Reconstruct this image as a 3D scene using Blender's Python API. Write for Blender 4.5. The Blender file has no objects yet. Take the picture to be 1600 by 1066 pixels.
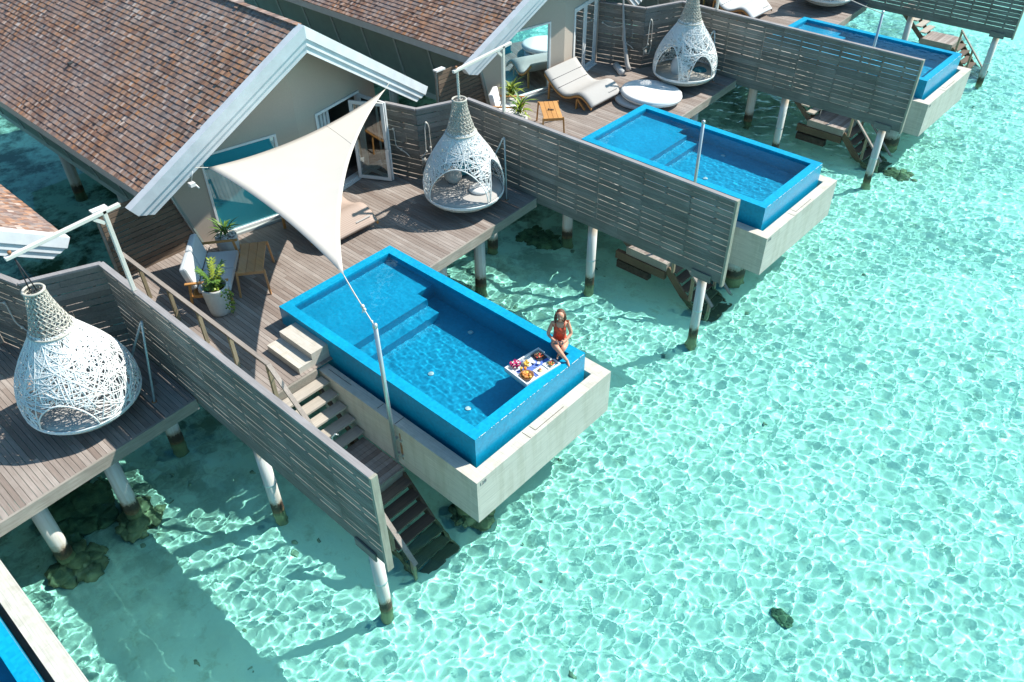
import bpy, math, random
import numpy as np
from mathutils import Vector, Matrix, noise
random.seed(7)
sc = bpy.context.scene
COL = sc.collection
R = math.radians

# ------------------------------------------------------------------ camera
cam = bpy.data.objects.new('camera', bpy.data.cameras.new('camera'))
COL.objects.link(cam); sc.camera = cam
PITCH, YAW, ROLL = -0.700, 2.316, -0.014
Fw = Vector((math.cos(PITCH)*math.cos(YAW), math.cos(PITCH)*math.sin(YAW), math.sin(PITCH)))
Rt = Vector((math.sin(YAW), -math.cos(YAW), 0)); Up = Rt.cross(Fw)
Rr = Rt*math.cos(ROLL) + Up*math.sin(ROLL); Ur = -Rt*math.sin(ROLL) + Up*math.cos(ROLL)
cam.matrix_world = Matrix(((Rr.x, Ur.x, -Fw.x, 12.404), (Rr.y, Ur.y, -Fw.y, -6.428), (Rr.z, Ur.z, -Fw.z, 10.699), (0, 0, 0, 1)))
cam.data.sensor_width = 36; cam.data.lens = 36*1262.1/1600
cam.data.clip_end = 500

# ------------------------------------------------------------------ light
SUN = Vector((0.38, 0.80, 1.0)).normalized()
w = bpy.data.worlds.new('World'); sc.world = w; w.use_nodes = True
nt = w.node_tree; bg = nt.nodes['Background']
sky = nt.nodes.new('ShaderNodeTexSky'); sky.sky_type = 'NISHITA'; sky.sun_disc = False
sky.sun_elevation = math.asin(SUN.z); sky.sun_rotation = math.atan2(SUN.x, SUN.y)
tn = nt.nodes.new('ShaderNodeMix'); tn.data_type = 'RGBA'; tn.blend_type = 'MULTIPLY'; tn.inputs[0].default_value = 1
nt.links.new(sky.outputs[0], tn.inputs[6]); tn.inputs[7].default_value = (.56, .98, 1.08, 1)
nt.links.new(tn.outputs[2], bg.inputs[0]); bg.inputs[1].default_value = 0.115
L = bpy.data.lights.new('sun', 'SUN'); L.energy = 5.0; L.angle = R(0.5); L.color = (1, .95, .87)
so = bpy.data.objects.new('sun', L); COL.objects.link(so)
so.rotation_euler = SUN.to_track_quat('Z', 'Y').to_euler()
L.cycles.is_caustics_light = True
sc.view_settings.view_transform = 'Standard'; sc.view_settings.look = 'None'
sc.view_settings.exposure = 0.44; sc.view_settings.gamma = 1.0
sc.cycles.max_bounces = 8; sc.cycles.diffuse_bounces = 2; sc.cycles.transparent_max_bounces = 16
sc.cycles.sample_clamp_indirect = 6

# ------------------------------------------------------------------ materials
def mat(name):
    m = bpy.data.materials.new(name); m.use_nodes = True
    return m, m.node_tree, m.node_tree.nodes['Principled BSDF']
def N(nt, t, **k):
    n = nt.nodes.new(t)
    for a, b in k.items(): setattr(n, a, b)
    return n
def texco(nt, scale=(1, 1, 1), src='Object'):
    tc = N(nt, 'ShaderNodeTexCoord'); mp = N(nt, 'ShaderNodeMapping')
    nt.links.new(tc.outputs[src], mp.inputs[0]); mp.inputs['Scale'].default_value = scale
    return mp.outputs[0]
def noise_n(nt, vec, scale, detail=4, rough=.6):
    n = N(nt, 'ShaderNodeTexNoise'); nt.links.new(vec, n.inputs['Vector'])
    n.inputs['Scale'].default_value = scale; n.inputs['Detail'].default_value = detail; n.inputs['Roughness'].default_value = rough
    return n.outputs['Fac']
def ramp(nt, fac, stops, interp='LINEAR'):
    r = N(nt, 'ShaderNodeValToRGB'); r.color_ramp.interpolation = interp
    els = r.color_ramp.elements
    while len(els) < len(stops): els.new(.5)
    for e, (p, c) in zip(els, stops):
        e.position = p; e.color = (*c, 1) if len(c) == 3 else c
    if fac is not None: nt.links.new(fac, r.inputs[0])
    return r.outputs[0]
def mix(nt, a, b, fac, mode='MIX'):
    m = N(nt, 'ShaderNodeMix', data_type='RGBA', blend_type=mode)
    for s, v in ((m.inputs[0], fac), (m.inputs[6], a), (m.inputs[7], b)):
        if hasattr(v, 'node'): nt.links.new(v, s)
        elif isinstance(v, (int, float)): s.default_value = v
        else: s.default_value = (*v, 1)
    return m.outputs[2]
def rnd_attr(nt):
    a = N(nt, 'ShaderNodeAttribute', attribute_name='rnd'); return a.outputs['Fac']
def bump(nt, p, h, strength=.3, dist=.01):
    b = N(nt, 'ShaderNodeBump'); b.inputs['Strength'].default_value = strength; b.inputs['Distance'].default_value = dist
    nt.links.new(h, b.inputs['Height']); nt.links.new(b.outputs[0], p.inputs['Normal'])

def plain(name, col, rough=.6, var=.12, scale=6, metal=0, bmp=0, spec=.5):
    m, nt, p = mat(name)
    v = texco(nt); n = noise_n(nt, v, scale, 5)
    c = ramp(nt, n, [(.3, tuple(x*(1-var) for x in col)), (.7, tuple(min(1, x*(1+var)) for x in col))])
    nt.links.new(c, p.inputs['Base Color']); p.inputs['Roughness'].default_value = rough
    p.inputs['Metallic'].default_value = metal; p.inputs['Specular IOR Level'].default_value = spec
    if bmp: bump(nt, p, noise_n(nt, v, scale*14, 3), bmp, .004)
    return m
def wood(name, ca, cb, axis='x', dirt=(.12, .10, .08), rough=.75, grain=.35):
    m, nt, p = mat(name)
    s = dict(x=(1.2, 26, 26), y=(26, 1.2, 26), z=(26, 26, 1.2), n=(9, 9, 9))[axis]
    v = texco(nt, s); g = noise_n(nt, v, 1.6, 6, .65)
    v2 = texco(nt); big = noise_n(nt, v2, 1.1, 4, .6)
    base = mix(nt, ca, cb, rnd_attr(nt))
    gr = ramp(nt, g, [(.25, (1-grain,)*3), (.75, (1+grain*.6,)*3)])
    c = mix(nt, base, gr, 1.0, 'MULTIPLY')
    st = ramp(nt, big, [(.38, (.0,)*3), (.62, (1,)*3)])
    c = mix(nt, mix(nt, c, dirt, .35), c, st)
    nt.links.new(c, p.inputs['Base Color']); p.inputs['Roughness'].default_value = rough
    p.inputs['Specular IOR Level'].default_value = .3
    bump(nt, p, g, .25, .006)
    return m
M = {}
M['deck'] = wood('weathered_deck_boards', (.26, .205, .175), (.44, .385, .345), 'x', (.19, .145, .12))
M['deck_edge'] = wood('pale_edge_beam', (.34, .31, .26), (.42, .38, .33), 'y')
M['deck_edge_x'] = wood('pale_edge_beam_long', (.34, .31, .26), (.42, .38, .33), 'x')
M['slat'] = wood('weathered_fence_slats', (.185, .182, .165), (.31, .30, .27), 'x', (.10, .085, .06))
M['cap'] = wood('grey_cap_rail', (.33, .31, .31), (.42, .40, .39), 'x', (.2, .18, .17))
M['post'] = wood('pale_end_post', (.38, .37, .29), (.46, .44, .36), 'z')
M['sidefence'] = wood('brown_side_slats', (.17, .12, .085), (.27, .20, .145), 'y', (.10, .075, .055))
M['rail'] = wood('weathered_rail', (.33, .28, .245), (.40, .35, .31), 'x')
M['railpost'] = wood('rail_post', (.36, .29, .18), (.42, .35, .24), 'z')
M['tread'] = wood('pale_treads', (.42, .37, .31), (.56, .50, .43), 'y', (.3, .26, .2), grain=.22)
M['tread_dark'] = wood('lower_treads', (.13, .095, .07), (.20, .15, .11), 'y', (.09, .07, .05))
M['beam_dark'] = wood('wet_timber', (.16, .11, .07), (.25, .17, .10), 'y', (.04, .03, .02))
M['teak'] = wood('orange_teak', (.56, .27, .085), (.66, .34, .12), 'x', (.40, .19, .07), .5, .2)
M['teak_old'] = wood('worn_teak', (.56, .27, .10), (.66, .35, .15), 'x', (.56, .40, .28), .6, .3)
M['white'] = plain('white_paint', (.78, .78, .76), .45, .04, 5)
M['barge'] = plain('weathered_white_boards', (.74, .76, .77), .5, .09, 3)
M['beamwhite'] = wood('whitewashed_timber', (.72, .66, .585), (.80, .75, .68), 'y', (.60, .54, .46), .6, .15)
M['wall'] = plain('taupe_render', (.49, .415, .34), .85, .04, 30, bmp=.2)
M['wallside'] = plain('dark_green_cladding', (.26, .31, .28), .7, .08, 3)
M['batten'] = plain('pale_batten', (.46, .50, .48), .6, .06)
M['steel'] = plain('brushed_steel', (.62, .66, .66), .35, .06, 8, metal=.7)
M['steelblue'] = plain('painted_steel_pipe', (.52, .60, .62), .4, .15, 10, metal=.3)
M['piling'] = plain('white_piling', (.72, .72, .68), .6, .08, 4)
def mat_piling():
    m, nt, p = mat('white_piling_with_tide_line')
    g = N(nt, 'ShaderNodeNewGeometry'); sp = N(nt, 'ShaderNodeSeparateXYZ'); nt.links.new(g.outputs['Position'], sp.inputs[0])
    v = texco(nt); n1 = noise_n(nt, v, 9, 5, .7)
    ad = N(nt, 'ShaderNodeMath', operation='MULTIPLY_ADD'); nt.links.new(n1, ad.inputs[0]); ad.inputs[1].default_value = .34; nt.links.new(sp.outputs[2], ad.inputs[2])
    mr = N(nt, 'ShaderNodeMapRange'); nt.links.new(ad.outputs[0], mr.inputs[0]); mr.inputs[1].default_value = -2.1; mr.inputs[2].default_value = .1
    base = ramp(nt, mr.outputs[0], [(.16, (.36, .31, .18)), (.24, (.16, .12, .06)), (.28, (.06, .045, .03)), (.325, (.07, .05, .035)), (.345, (.42, .36, .27)), (.40, (.70, .69, .64)), (.9, (.74, .73, .69)), (1, (.62, .50, .38))])
    st = ramp(nt, noise_n(nt, texco(nt, (14, 14, .7)), 1.0, 4), [(.35, (.84, .80, .74)), (.6, (1,)*3)])
    nt.links.new(mix(nt, base, st, 1, 'MULTIPLY'), p.inputs['Base Color']); p.inputs['Roughness'].default_value = .65
    return m
M['piling'] = mat_piling()
M['fouled'] = plain('fouled_band', (.07, .05, .035), .8, .5, 12)
M['algae'] = plain('mossy_piling', (.42, .37, .24), .9, .4, 9)
M['rust'] = plain('rusty_steel', (.33, .15, .07), .8, .4, 10)
M['cushion_grey'] = plain('grey_cushion', (.46, .44, .415), .9, .05, 60, bmp=.2)
M['cushion_light'] = plain('pale_grey_fabric', (.60, .62, .62), .9, .05, 60, bmp=.2)
M['cushion_white'] = plain('white_fabric', (.82, .82, .80), .9, .03, 60, bmp=.15)
M['cushion_teal'] = plain('teal_fabric', (.02, .17, .22), .9, .1, 40)
M['wicker'] = plain('beige_wicker', (.53, .50, .43), .8, .15, 20)
M['wickerwhite'] = plain('white_wicker', (.86, .86, .83), .55, .05, 20)
M['rope'] = plain('white_rope', (.72, .68, .60), .9, .1, 40)
M['cord'] = plain('black_cord', (.03, .03, .035), .7)
M['pot'] = plain('pale_concrete_pot', (.60, .59, .55), .85, .07, 14, bmp=.3)
M['soil'] = plain('soil', (.06, .04, .025), 1, .4, 30)
M['pebble'] = plain('white_pebble', (.75, .73, .70), .8, .15, 30)
M['leaf'] = plain('green_leaf', (.10, .20, .03), .5, .4, 9)
M['leafyellow'] = plain('yellow_green_leaf', (.27, .34, .035), .5, .35, 9)
M['leafdark'] = plain('dark_leaf', (.05, .11, .03), .5, .3, 9)
M['skin'] = plain('skin', (.72, .345, .22), .5, .06, 8)
M['swimsuit'] = plain('orange_red_swimsuit', (.74, .085, .035), .6, .05)
M['hair'] = plain('light_brown_hair', (.13, .052, .026), .55, .3, 30)
M['eye'] = plain('eye', (.03, .02, .02), .3); M['lip'] = plain('lips', (.55, .10, .09), .5)
M['phone'] = plain('grey_phone', (.16, .16, .18), .3)
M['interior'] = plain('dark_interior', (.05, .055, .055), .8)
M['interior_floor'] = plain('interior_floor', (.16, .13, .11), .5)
M['curtain'] = plain('pale_curtain', (.80, .78, .74), .9, .1, 8)
M['rock'] = plain('coral_rock', (.30, .24, .14), .95, .5, 3, bmp=.6)
M['coral'] = plain('dark_coral', (.15, .17, .10), .95, .6, 4, bmp=.6)

def mat_shingle():
    m, nt, p = mat('timber_shingles')
    r = rnd_attr(nt)
    c = ramp(nt, r, [(0, (.12, .085, .07)), (.15, (.25, .14, .095)), (.32, (.18, .15, .145)), (.48, (.34, .19, .11)),
                     (.62, (.25, .215, .205)), (.76, (.36, .29, .25)), (.88, (.38, .19, .09)), (1, (.50, .44, .40))])
    orange = ramp(nt, noise_n(nt, texco(nt, (1, 1, 1)), 1.1, 5, .7), [(.52, (0, 0, 0)), (.66, (.55,)*3)])
    c = mix(nt, c, (.40, .205, .10), orange)
    v = texco(nt); big = noise_n(nt, v, .55, 4, .6); fine = noise_n(nt, texco(nt, (30, 3, 3)), 1.5, 4)
    bs = ramp(nt, big, [(.42, (0, 0, 0)), (.62, (.75,)*3)])
    c = mix(nt, c, mix(nt, c, (.27, .255, .265), .55), bs)
    c = mix(nt, c, ramp(nt, fine, [(.25, (.7,)*3), (.75, (1.25,)*3)]), 1.0, 'MULTIPLY')
    c = mix(nt, c, (1.10, .99, .93), 1.0, 'MULTIPLY')
    nt.links.new(c, p.inputs['Base Color']); p.inputs['Roughness'].default_value = .8
    p.inputs['Specular IOR Level'].default_value = .25
    bump(nt, p, fine, .3, .006)
    return m
M['shingle'] = mat_shingle()
M['underlay'] = plain('roof_underlay', (.03, .028, .03), .9)

def mat_blue(name='blue_glass_mosaic', c0=(.002, .29, .48), c1=(.004, .36, .58)):
    m, nt, p = mat(name)
    v = texco(nt)
    br = N(nt, 'ShaderNodeTexVoronoi', feature='F1', distance='CHEBYCHEV'); nt.links.new(v, br.inputs['Vector'])
    br.inputs['Scale'].default_value = 22; br.inputs['Randomness'].default_value = .15
    sep = N(nt, 'ShaderNodeSeparateColor'); nt.links.new(br.outputs['Color'], sep.inputs[0])
    c = ramp(nt, sep.outputs[0], [(0, c0), (1, c1)])
    big = ramp(nt, noise_n(nt, v, 1.2, 6, .65), [(.3, (.84, .86, .90)), (.7, (1.12,)*3)])
    c = mix(nt, c, big, 1, 'MULTIPLY')
    nt.links.new(c, p.inputs['Base Color']); p.inputs['Roughness'].default_value = .3
    p.inputs['Specular IOR Level'].default_value = .4
    return m
M['blue'] = mat_blue()
M['bluefloor'] = mat_blue('pale_blue_floor_mosaic', (.005, .35, .57), (.01, .42, .66))
def mat_tile():
    m, nt, p = mat('wood_look_plank_tiles')
    # planks 1.2 x 0.2 laid along the walls; pick the along-coordinate by the face normal
    geo = N(nt, 'ShaderNodeNewGeometry'); tc = N(nt, 'ShaderNodeTexCoord')
    sp = N(nt, 'ShaderNodeSeparateXYZ'); nt.links.new(tc.outputs['Object'], sp.inputs[0])
    sn = N(nt, 'ShaderNodeSeparateXYZ'); nt.links.new(geo.outputs['Normal'], sn.inputs[0])
    ax = N(nt, 'ShaderNodeMath', operation='ABSOLUTE'); nt.links.new(sn.outputs[0], ax.inputs[0])
    gx = N(nt, 'ShaderNodeMath', operation='GREATER_THAN'); nt.links.new(ax.outputs[0], gx.inputs[0]); gx.inputs[1].default_value = .5
    al = N(nt, 'ShaderNodeMix', data_type='FLOAT'); nt.links.new(gx.outputs[0], al.inputs[0]); nt.links.new(sp.outputs[0], al.inputs[2]); nt.links.new(sp.outputs[1], al.inputs[3])
    az = N(nt, 'ShaderNodeMath', operation='ABSOLUTE'); nt.links.new(sn.outputs[2], az.inputs[0])
    gz = N(nt, 'ShaderNodeMath', operation='GREATER_THAN'); nt.links.new(az.outputs[0], gz.inputs[0]); gz.inputs[1].default_value = .5
    ac = N(nt, 'ShaderNodeMix', data_type='FLOAT'); nt.links.new(gz.outputs[0], ac.inputs[0]); nt.links.new(sp.outputs[2], ac.inputs[2]); nt.links.new(sp.outputs[1], ac.inputs[3])
    cb = N(nt, 'ShaderNodeCombineXYZ'); nt.links.new(al.outputs[0], cb.inputs[0]); nt.links.new(ac.outputs[0], cb.inputs[1])
    bk = N(nt, 'ShaderNodeTexBrick'); nt.links.new(cb.outputs[0], bk.inputs['Vector'])
    bk.inputs['Scale'].default_value = 1; bk.inputs['Mortar Size'].default_value = .0035; bk.inputs['Brick Width'].default_value = 1.2; bk.inputs['Row Height'].default_value = .21
    bk.inputs['Color1'].default_value = (.60, .55, .475, 1); bk.inputs['Color2'].default_value = (.66, .61, .53, 1); bk.inputs['Mortar'].default_value = (.50, .46, .40, 1)
    mp = N(nt, 'ShaderNodeMapping'); nt.links.new(cb.outputs[0], mp.inputs[0]); mp.inputs['Scale'].default_value = (1.5, 28, 1)
    st = ramp(nt, noise_n(nt, mp.outputs[0], 1.5, 5), [(.28, (.80,)*3), (.72, (1.10,)*3)])
    c = mix(nt, bk.outputs['Color'], st, 1, 'MULTIPLY')
    dr = ramp(nt, noise_n(nt, texco(nt, (5, 5, .6)), 1.0, 5, .6), [(.36, (.78, .77, .70)), (.52, (1,)*3)])
    c = mix(nt, c, dr, .5, 'MULTIPLY')
    nt.links.new(c, p.inputs['Base Color']); p.inputs['Roughness'].default_value = .55
    return m
M['tile'] = mat_tile()

def mat_glass(name, tint, inner, refl, painted_refl=None):
    # coated pane: part mirror, part see-through; diffuse colour can paint in a reflection
    m, nt, p = mat(name); nt.nodes.remove(p)
    out = nt.nodes['Material Output']
    gl = N(nt, 'ShaderNodeBsdfGlossy'); gl.inputs['Roughness'].default_value = .01; gl.inputs['Color'].default_value = (*tint, 1)
    tr = N(nt, 'ShaderNodeBsdfTransparent'); tr.inputs['Color'].default_value = (*inner, 1)
    if painted_refl:
        df = N(nt, 'ShaderNodeBsdfDiffuse'); df.inputs['Color'].default_value = (*painted_refl, 1); m2 = N(nt, 'ShaderNodeMixShader'); m2.inputs[0].default_value = .72
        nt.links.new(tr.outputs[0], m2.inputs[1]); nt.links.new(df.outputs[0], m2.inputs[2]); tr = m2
    fr = N(nt, 'ShaderNodeFresnel'); fr.inputs['IOR'].default_value = 1.5
    ad = N(nt, 'ShaderNodeMath', operation='ADD', use_clamp=True); nt.links.new(fr.outputs[0], ad.inputs[0]); ad.inputs[1].default_value = refl
    mx = N(nt, 'ShaderNodeMixShader'); nt.links.new(ad.outputs[0], mx.inputs[0]); nt.links.new(tr.outputs[0], mx.inputs[1]); nt.links.new(gl.outputs[0], mx.inputs[2])
    nt.links.new(mx.outputs[0], out.inputs[0])
    return m
M['glass'] = mat_glass('tinted_window_glass', (.70, .92, .95), (.06, .30, .33), .24, (.04, .42, .52))  # teal diffuse share paints the pane's reflection into its colour
M['glassclear'] = mat_glass('clear_door_glass', (.9, .95, .95), (.86, .92, .92), .06)
def mat_sail():
    m, nt, p = mat('cream_sail_cloth')
    v = texco(nt)
    c = ramp(nt, noise_n(nt, v, 1.5, 4), [(.3, (.575, .535, .475)), (.7, (.605, .56, .50))])
    vd = N(nt, 'ShaderNodeVectorMath', operation='DISTANCE'); nt.links.new(v, vd.inputs[0]); vd.inputs[1].default_value = (1.35, .25, 0)
    stn = ramp(nt, vd.outputs['Value'], [(0, (.14,)*3), (.45, (0, 0, 0))])
    c = mix(nt, c, (.30, .28, .26), stn)
    nt.links.new(c, p.inputs['Base Color']); p.inputs['Roughness'].default_value = .95
    p.inputs['Specular IOR Level'].default_value = .1
    return m
M['sail'] = mat_sail()
def mat_water(name, tint, rough=0.0):
    m, nt, p = mat(name)
    p.inputs['Base Color'].default_value = (*tint, 1); p.inputs['Roughness'].default_value = rough
    p.inputs['Specular Tint'].default_value = (.15, .95, .95, 1); p.inputs['IOR'].default_value = 1.33; p.inputs['Transmission Weight'].default_value = 1
    return m
M['sea'] = mat_water('lagoon_water', (.345, 1.0, .94))
M['poolwater'] = mat_water('pool_water', (.72, .97, 1.0))
def mat_sand():
    m, nt, p = mat('lagoon_sand')
    v = texco(nt)
    a = noise_n(nt, v, .35, 6, .65); b = noise_n(nt, v, 2.6, 6, .7)
    c = ramp(nt, a, [(.25, (.78, .75, .64)), (.48, (.92, .88, .77)), (.7, (.95, .91, .80))])
    d = ramp(nt, b, [(.28, (.72, .72, .64)), (.45, (1,)*3), (1, (1.03,)*3)])
    c = mix(nt, c, d, 1, 'MULTIPLY')
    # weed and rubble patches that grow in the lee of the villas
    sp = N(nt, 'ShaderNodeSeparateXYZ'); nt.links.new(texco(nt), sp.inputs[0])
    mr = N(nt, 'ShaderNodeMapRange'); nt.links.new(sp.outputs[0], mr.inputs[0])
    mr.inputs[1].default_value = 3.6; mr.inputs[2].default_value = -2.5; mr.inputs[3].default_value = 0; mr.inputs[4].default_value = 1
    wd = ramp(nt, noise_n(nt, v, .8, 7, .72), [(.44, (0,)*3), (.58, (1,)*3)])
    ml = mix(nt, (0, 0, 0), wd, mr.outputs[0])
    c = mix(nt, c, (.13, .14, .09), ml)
    nt.links.new(c, p.inputs['Base Color']); p.inputs['Roughness'].default_value = 1; p.inputs['Specular IOR Level'].default_value = 0
    bump(nt, p, b, .5, .05)
    return m
M['sand'] = mat_sand()
def lit(name, col, e):
    m, nt, p = mat(name); p.inputs['Base Color'].default_value = (*col, 1); p.inputs['Roughness'].default_value = .3
    return m
M['lens'] = plain('pool_light_lens', (.75, .85, .85), .3, .03)

# ------------------------------------------------------------------ mesh builder
class MB:
    def __init__(s): s.v = []; s.f = []; s.r = []; s.m = []; s.sm = []
    def add(s, vs, fs, rnd=None, mi=0, smooth=False):
        o = len(s.v); s.v += [tuple(x) for x in vs]
        r = random.random() if rnd is None else rnd
        for f in fs: s.f.append(tuple(i+o for i in f)); s.r.append(r); s.m.append(mi); s.sm.append(smooth)
        return s
    def box(s, lo, hi, rnd=None, mi=0):
        (a, b, c), (d, e, f) = lo, hi
        v = [(a, b, c), (d, b, c), (d, e, c), (a, e, c), (a, b, f), (d, b, f), (d, e, f), (a, e, f)]
        return s.add(v, [(3, 2, 1, 0), (4, 5, 6, 7), (0, 1, 5, 4), (1, 2, 6, 5), (2, 3, 7, 6), (3, 0, 4, 7)], rnd, mi)
    def beam(s, p0, p1, wd, ht, up=(0, 0, 1), rnd=None, mi=0):
        p0, p1 = Vector(p0), Vector(p1); d = (p1-p0).normalized(); u = Vector(up)
        sd = d.cross(u)
        if sd.length < 1e-4: sd = d.cross(Vector((1, 0, 0)))
        sd.normalize(); u = sd.cross(d)
        v = []
        for p in (p0, p1):
            for a, b in ((-1, -1), (1, -1), (1, 1), (-1, 1)): v.append(p + sd*(a*wd/2) + u*(b*ht/2))
        return s.add(v, [(3, 2, 1, 0), (4, 5, 6, 7), (0, 1, 5, 4), (1, 2, 6, 5), (2, 3, 7, 6), (3, 0, 4, 7)], rnd, mi)
    def tube(s, pts, r, n=6, rnd=None, mi=0, smooth=True, closed=False, caps=True):
        pts = [Vector(p) for p in pts]; k = len(pts); vs = []
        for i, p in enumerate(pts):
            if closed: d = pts[(i+1) % k]-pts[i-1]
            else: d = pts[min(i+1, k-1)]-pts[max(i-1, 0)]
            if d.length < 1e-9: d = Vector((0, 0, 1))
            d.normalize(); a = d.cross(Vector((0, 0, 1)))
            if a.length < .05: a = d.cross(Vector((1, 0, 0)))
            a.normalize(); b = d.cross(a)
            rr = r[i] if isinstance(r, (list, tuple)) else r
            for j in range(n):
                t = 2*math.pi*j/n; vs.append(p + a*(rr*math.cos(t)) + b*(rr*math.sin(t)))
        fs = []
        for i in range(k if closed else k-1):
            i2 = (i+1) % k
            for j in range(n): fs.append((i*n+j, i*n+(j+1) % n, i2*n+(j+1) % n, i2*n+j))
        if not closed and caps: fs += [tuple(range(n))[::-1], tuple(range((k-1)*n, k*n))]
        return s.add(vs, fs, rnd, mi, smooth)
    def lathe(s, prof, n=24, c=(0, 0, 0), rnd=None, mi=0, smooth=True, sq=(1, 1)):
        vs = []; k = len(prof)
        for r, z in prof:
            for j in range(n):
                t = 2*math.pi*j/n; vs.append((c[0]+r*math.cos(t)*sq[0], c[1]+r*math.sin(t)*sq[1], c[2]+z))
        fs = []
        for i in range(k-1):
            for j in range(n): fs.append((i*n+j, i*n+(j+1) % n, (i+1)*n+(j+1) % n, (i+1)*n+j))
        fs += [tuple(range(n))[::-1], tuple(range((k-1)*n, k*n))]
        return s.add(vs, fs, rnd, mi, smooth)
    def ball(s, c, r, seg=12, ring=8, rnd=None, mi=0, sc=(1, 1, 1), rough=0, seed=0):
        vs = []; fs = []
        for i in range(ring+1):
            ph = math.pi*i/ring
            for j in range(seg):
                t = 2*math.pi*j/seg; d = Vector((math.sin(ph)*math.cos(t), math.sin(ph)*math.sin(t), math.cos(ph)))
                k = 1 + (rough*noise.noise(d*2.3+Vector((seed, seed*2, 0))) + rough*.5*noise.noise(d*6+Vector((seed, 0, 3))) if rough else 0)
                vs.append((c[0]+d.x*r*sc[0]*k, c[1]+d.y*r*sc[1]*k, c[2]+d.z*r*sc[2]*k))
        for i in range(ring):
            for j in range(seg): fs.append((i*seg+j, (i+1)*seg+j, (i+1)*seg+(j+1) % seg, i*seg+(j+1) % seg))
        return s.add(vs, fs, rnd, mi, True)
    def prism(s, poly, off, rnd=None, mi=0):
        # polygon (3-D points) extruded by vector off
        n = len(poly); off = Vector(off); a = [Vector(p) for p in poly]
        vs = a + [p+off for p in a]
        return s.add(vs, [tuple(range(n))[::-1], tuple(range(n, 2*n))] + [(i, (i+1) % n, n+(i+1) % n, n+i) for i in range(n)], rnd, mi)
    def xform(s, mtx):
        s.v = [tuple(mtx @ Vector(p)) for p in s.v]; return s
    def build(s, name, mats, parent=None, base=(0, 0, 0), bevel=0):
        me = bpy.data.meshes.new(name)
        bx, by, bz = base
        me.from_pydata([(x-bx, y-by, z-bz) for x, y, z in s.v], [], s.f)
        if not isinstance(mats, (list, tuple)): mats = [mats]
        for m_ in mats: me.materials.append(M[m_] if isinstance(m_, str) else m_)
        me.polygons.foreach_set('material_index', s.m); me.polygons.foreach_set('use_smooth', s.sm)
        at = me.attributes.new('rnd', 'FLOAT', 'FACE'); at.data.foreach_set('value', s.r)
        me.update()
        o = bpy.data.objects.new(name, me); COL.objects.link(o)
        if parent: o.parent = parent
        else: o.location = base
        if bevel:
            b = o.modifiers.new('bevel', 'BEVEL'); b.width = bevel; b.segments = 2; b.limit_method = 'ANGLE'
        return o
def tag(o, label=None, cat=None, group=None, kind=None):
    for k, v in (('label', label), ('category', cat), ('group', group), ('kind', kind)):
        if v: o[k] = v
    return o
OFF = dict(A=(.034, -9.764), B=(0, 0), C=(-.042, 9.975), D=(-.022, 20.016), E=(-.107, 29.8))
class Thing:
    def __init__(s, name, label, cat, base, group=None):
        s.o = bpy.data.objects.new(name, None); COL.objects.link(s.o); s.o.location = base; s.o.empty_display_size = .2
        s.base = base; tag(s.o, label, cat, group)
    def part(s, name, mb, mats, parent=None, bevel=0, label=None):
        o = mb.build(name, mats, parent or s.o, s.base, bevel)
        if label: o['label'] = label
        return o
def kids(o): return [c for c in bpy.data.objects if c.parent == o]
CH = {}
def copy_tree(o, par=None, off=(0, 0), label=None, skip=()):
    c = o.copy(); COL.objects.link(c)
    if par: c.parent = par
    else: c.location = (o.location.x+off[0], o.location.y+off[1], o.location.z)
    if label: c['label'] = label
    for ch in CH.get(o.name) or kids(o):
        if ch.name.split('.')[0] not in skip: copy_tree(ch, c)
    return c
def spread(o, labels, skip=()):
    """copy a thing built at villa B to the other villas"""
    return {k: copy_tree(o, None, OFF[k], lb, skip) for k, lb in labels.items()}
VN = dict(A='at the left edge of the photo', B='of the villa with the cream sail', C='of the villa second from the right, with the white daybed', D='of the villa at the top right')
receivers = []

# ------------------------------------------------------------------ lagoon: sand bed and water
def grid(name, xs, ys, hf):
    X, Y = np.meshgrid(xs, ys); Z = hf(X, Y); n, m = len(xs), len(ys)
    v = np.stack([X.ravel(), Y.ravel(), Z.ravel()], 1)
    i = np.arange(n*m).reshape(m, n); f = np.stack([i[:-1, :-1], i[:-1, 1:], i[1:, 1:], i[1:, :-1]], -1).reshape(-1, 4)
    me = bpy.data.meshes.new(name); me.vertices.add(len(v)); me.vertices.foreach_set('co', v.ravel())
    me.loops.add(f.size); me.loops.foreach_set('vertex_index', f.ravel()); me.polygons.add(len(f))
    me.polygons.foreach_set('loop_start', np.arange(0, f.size, 4)); me.polygons.foreach_set('use_smooth', np.ones(len(f), bool)); me.update()
    o = bpy.data.objects.new(name, me); COL.objects.link(o); return o
ZW = -1.77
ZS = -2.36
def waves(seed, n, lmin, lmax, slope, zoff, th0=None, spread_=1.0, soft=0):
    rng = np.random.default_rng(seed)
    P = []
    for k in range(n):
        lam = lmin*(lmax/lmin)**rng.random(); th = rng.random()*6.283 if th0 is None else rng.normal(th0, spread_)
        P.append((lam, th, slope*lam*(lam/lmax)**soft*(.6+.8*rng.random()), rng.random()*7))
    def f(X, Y):
        Z = np.zeros_like(X)
        for lam, th, A, ph in P:
            k = 2*math.pi/lam; Z += A*np.sin(k*(math.cos(th)*X+math.sin(th)*Y)+ph)
        return Z + zoff
    return f
def stretch(a, b, lo, hi, d, far):
    core = np.arange(a, b+d/2, d)
    l = a - np.geomspace(d, a-lo+d, far)[::-1]; r = b + np.geomspace(d, hi-b+d, far)
    return np.concatenate([l, core, r])
wv = waves(11, 130, .105, .85, .0036, ZW, soft=.10)
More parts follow.
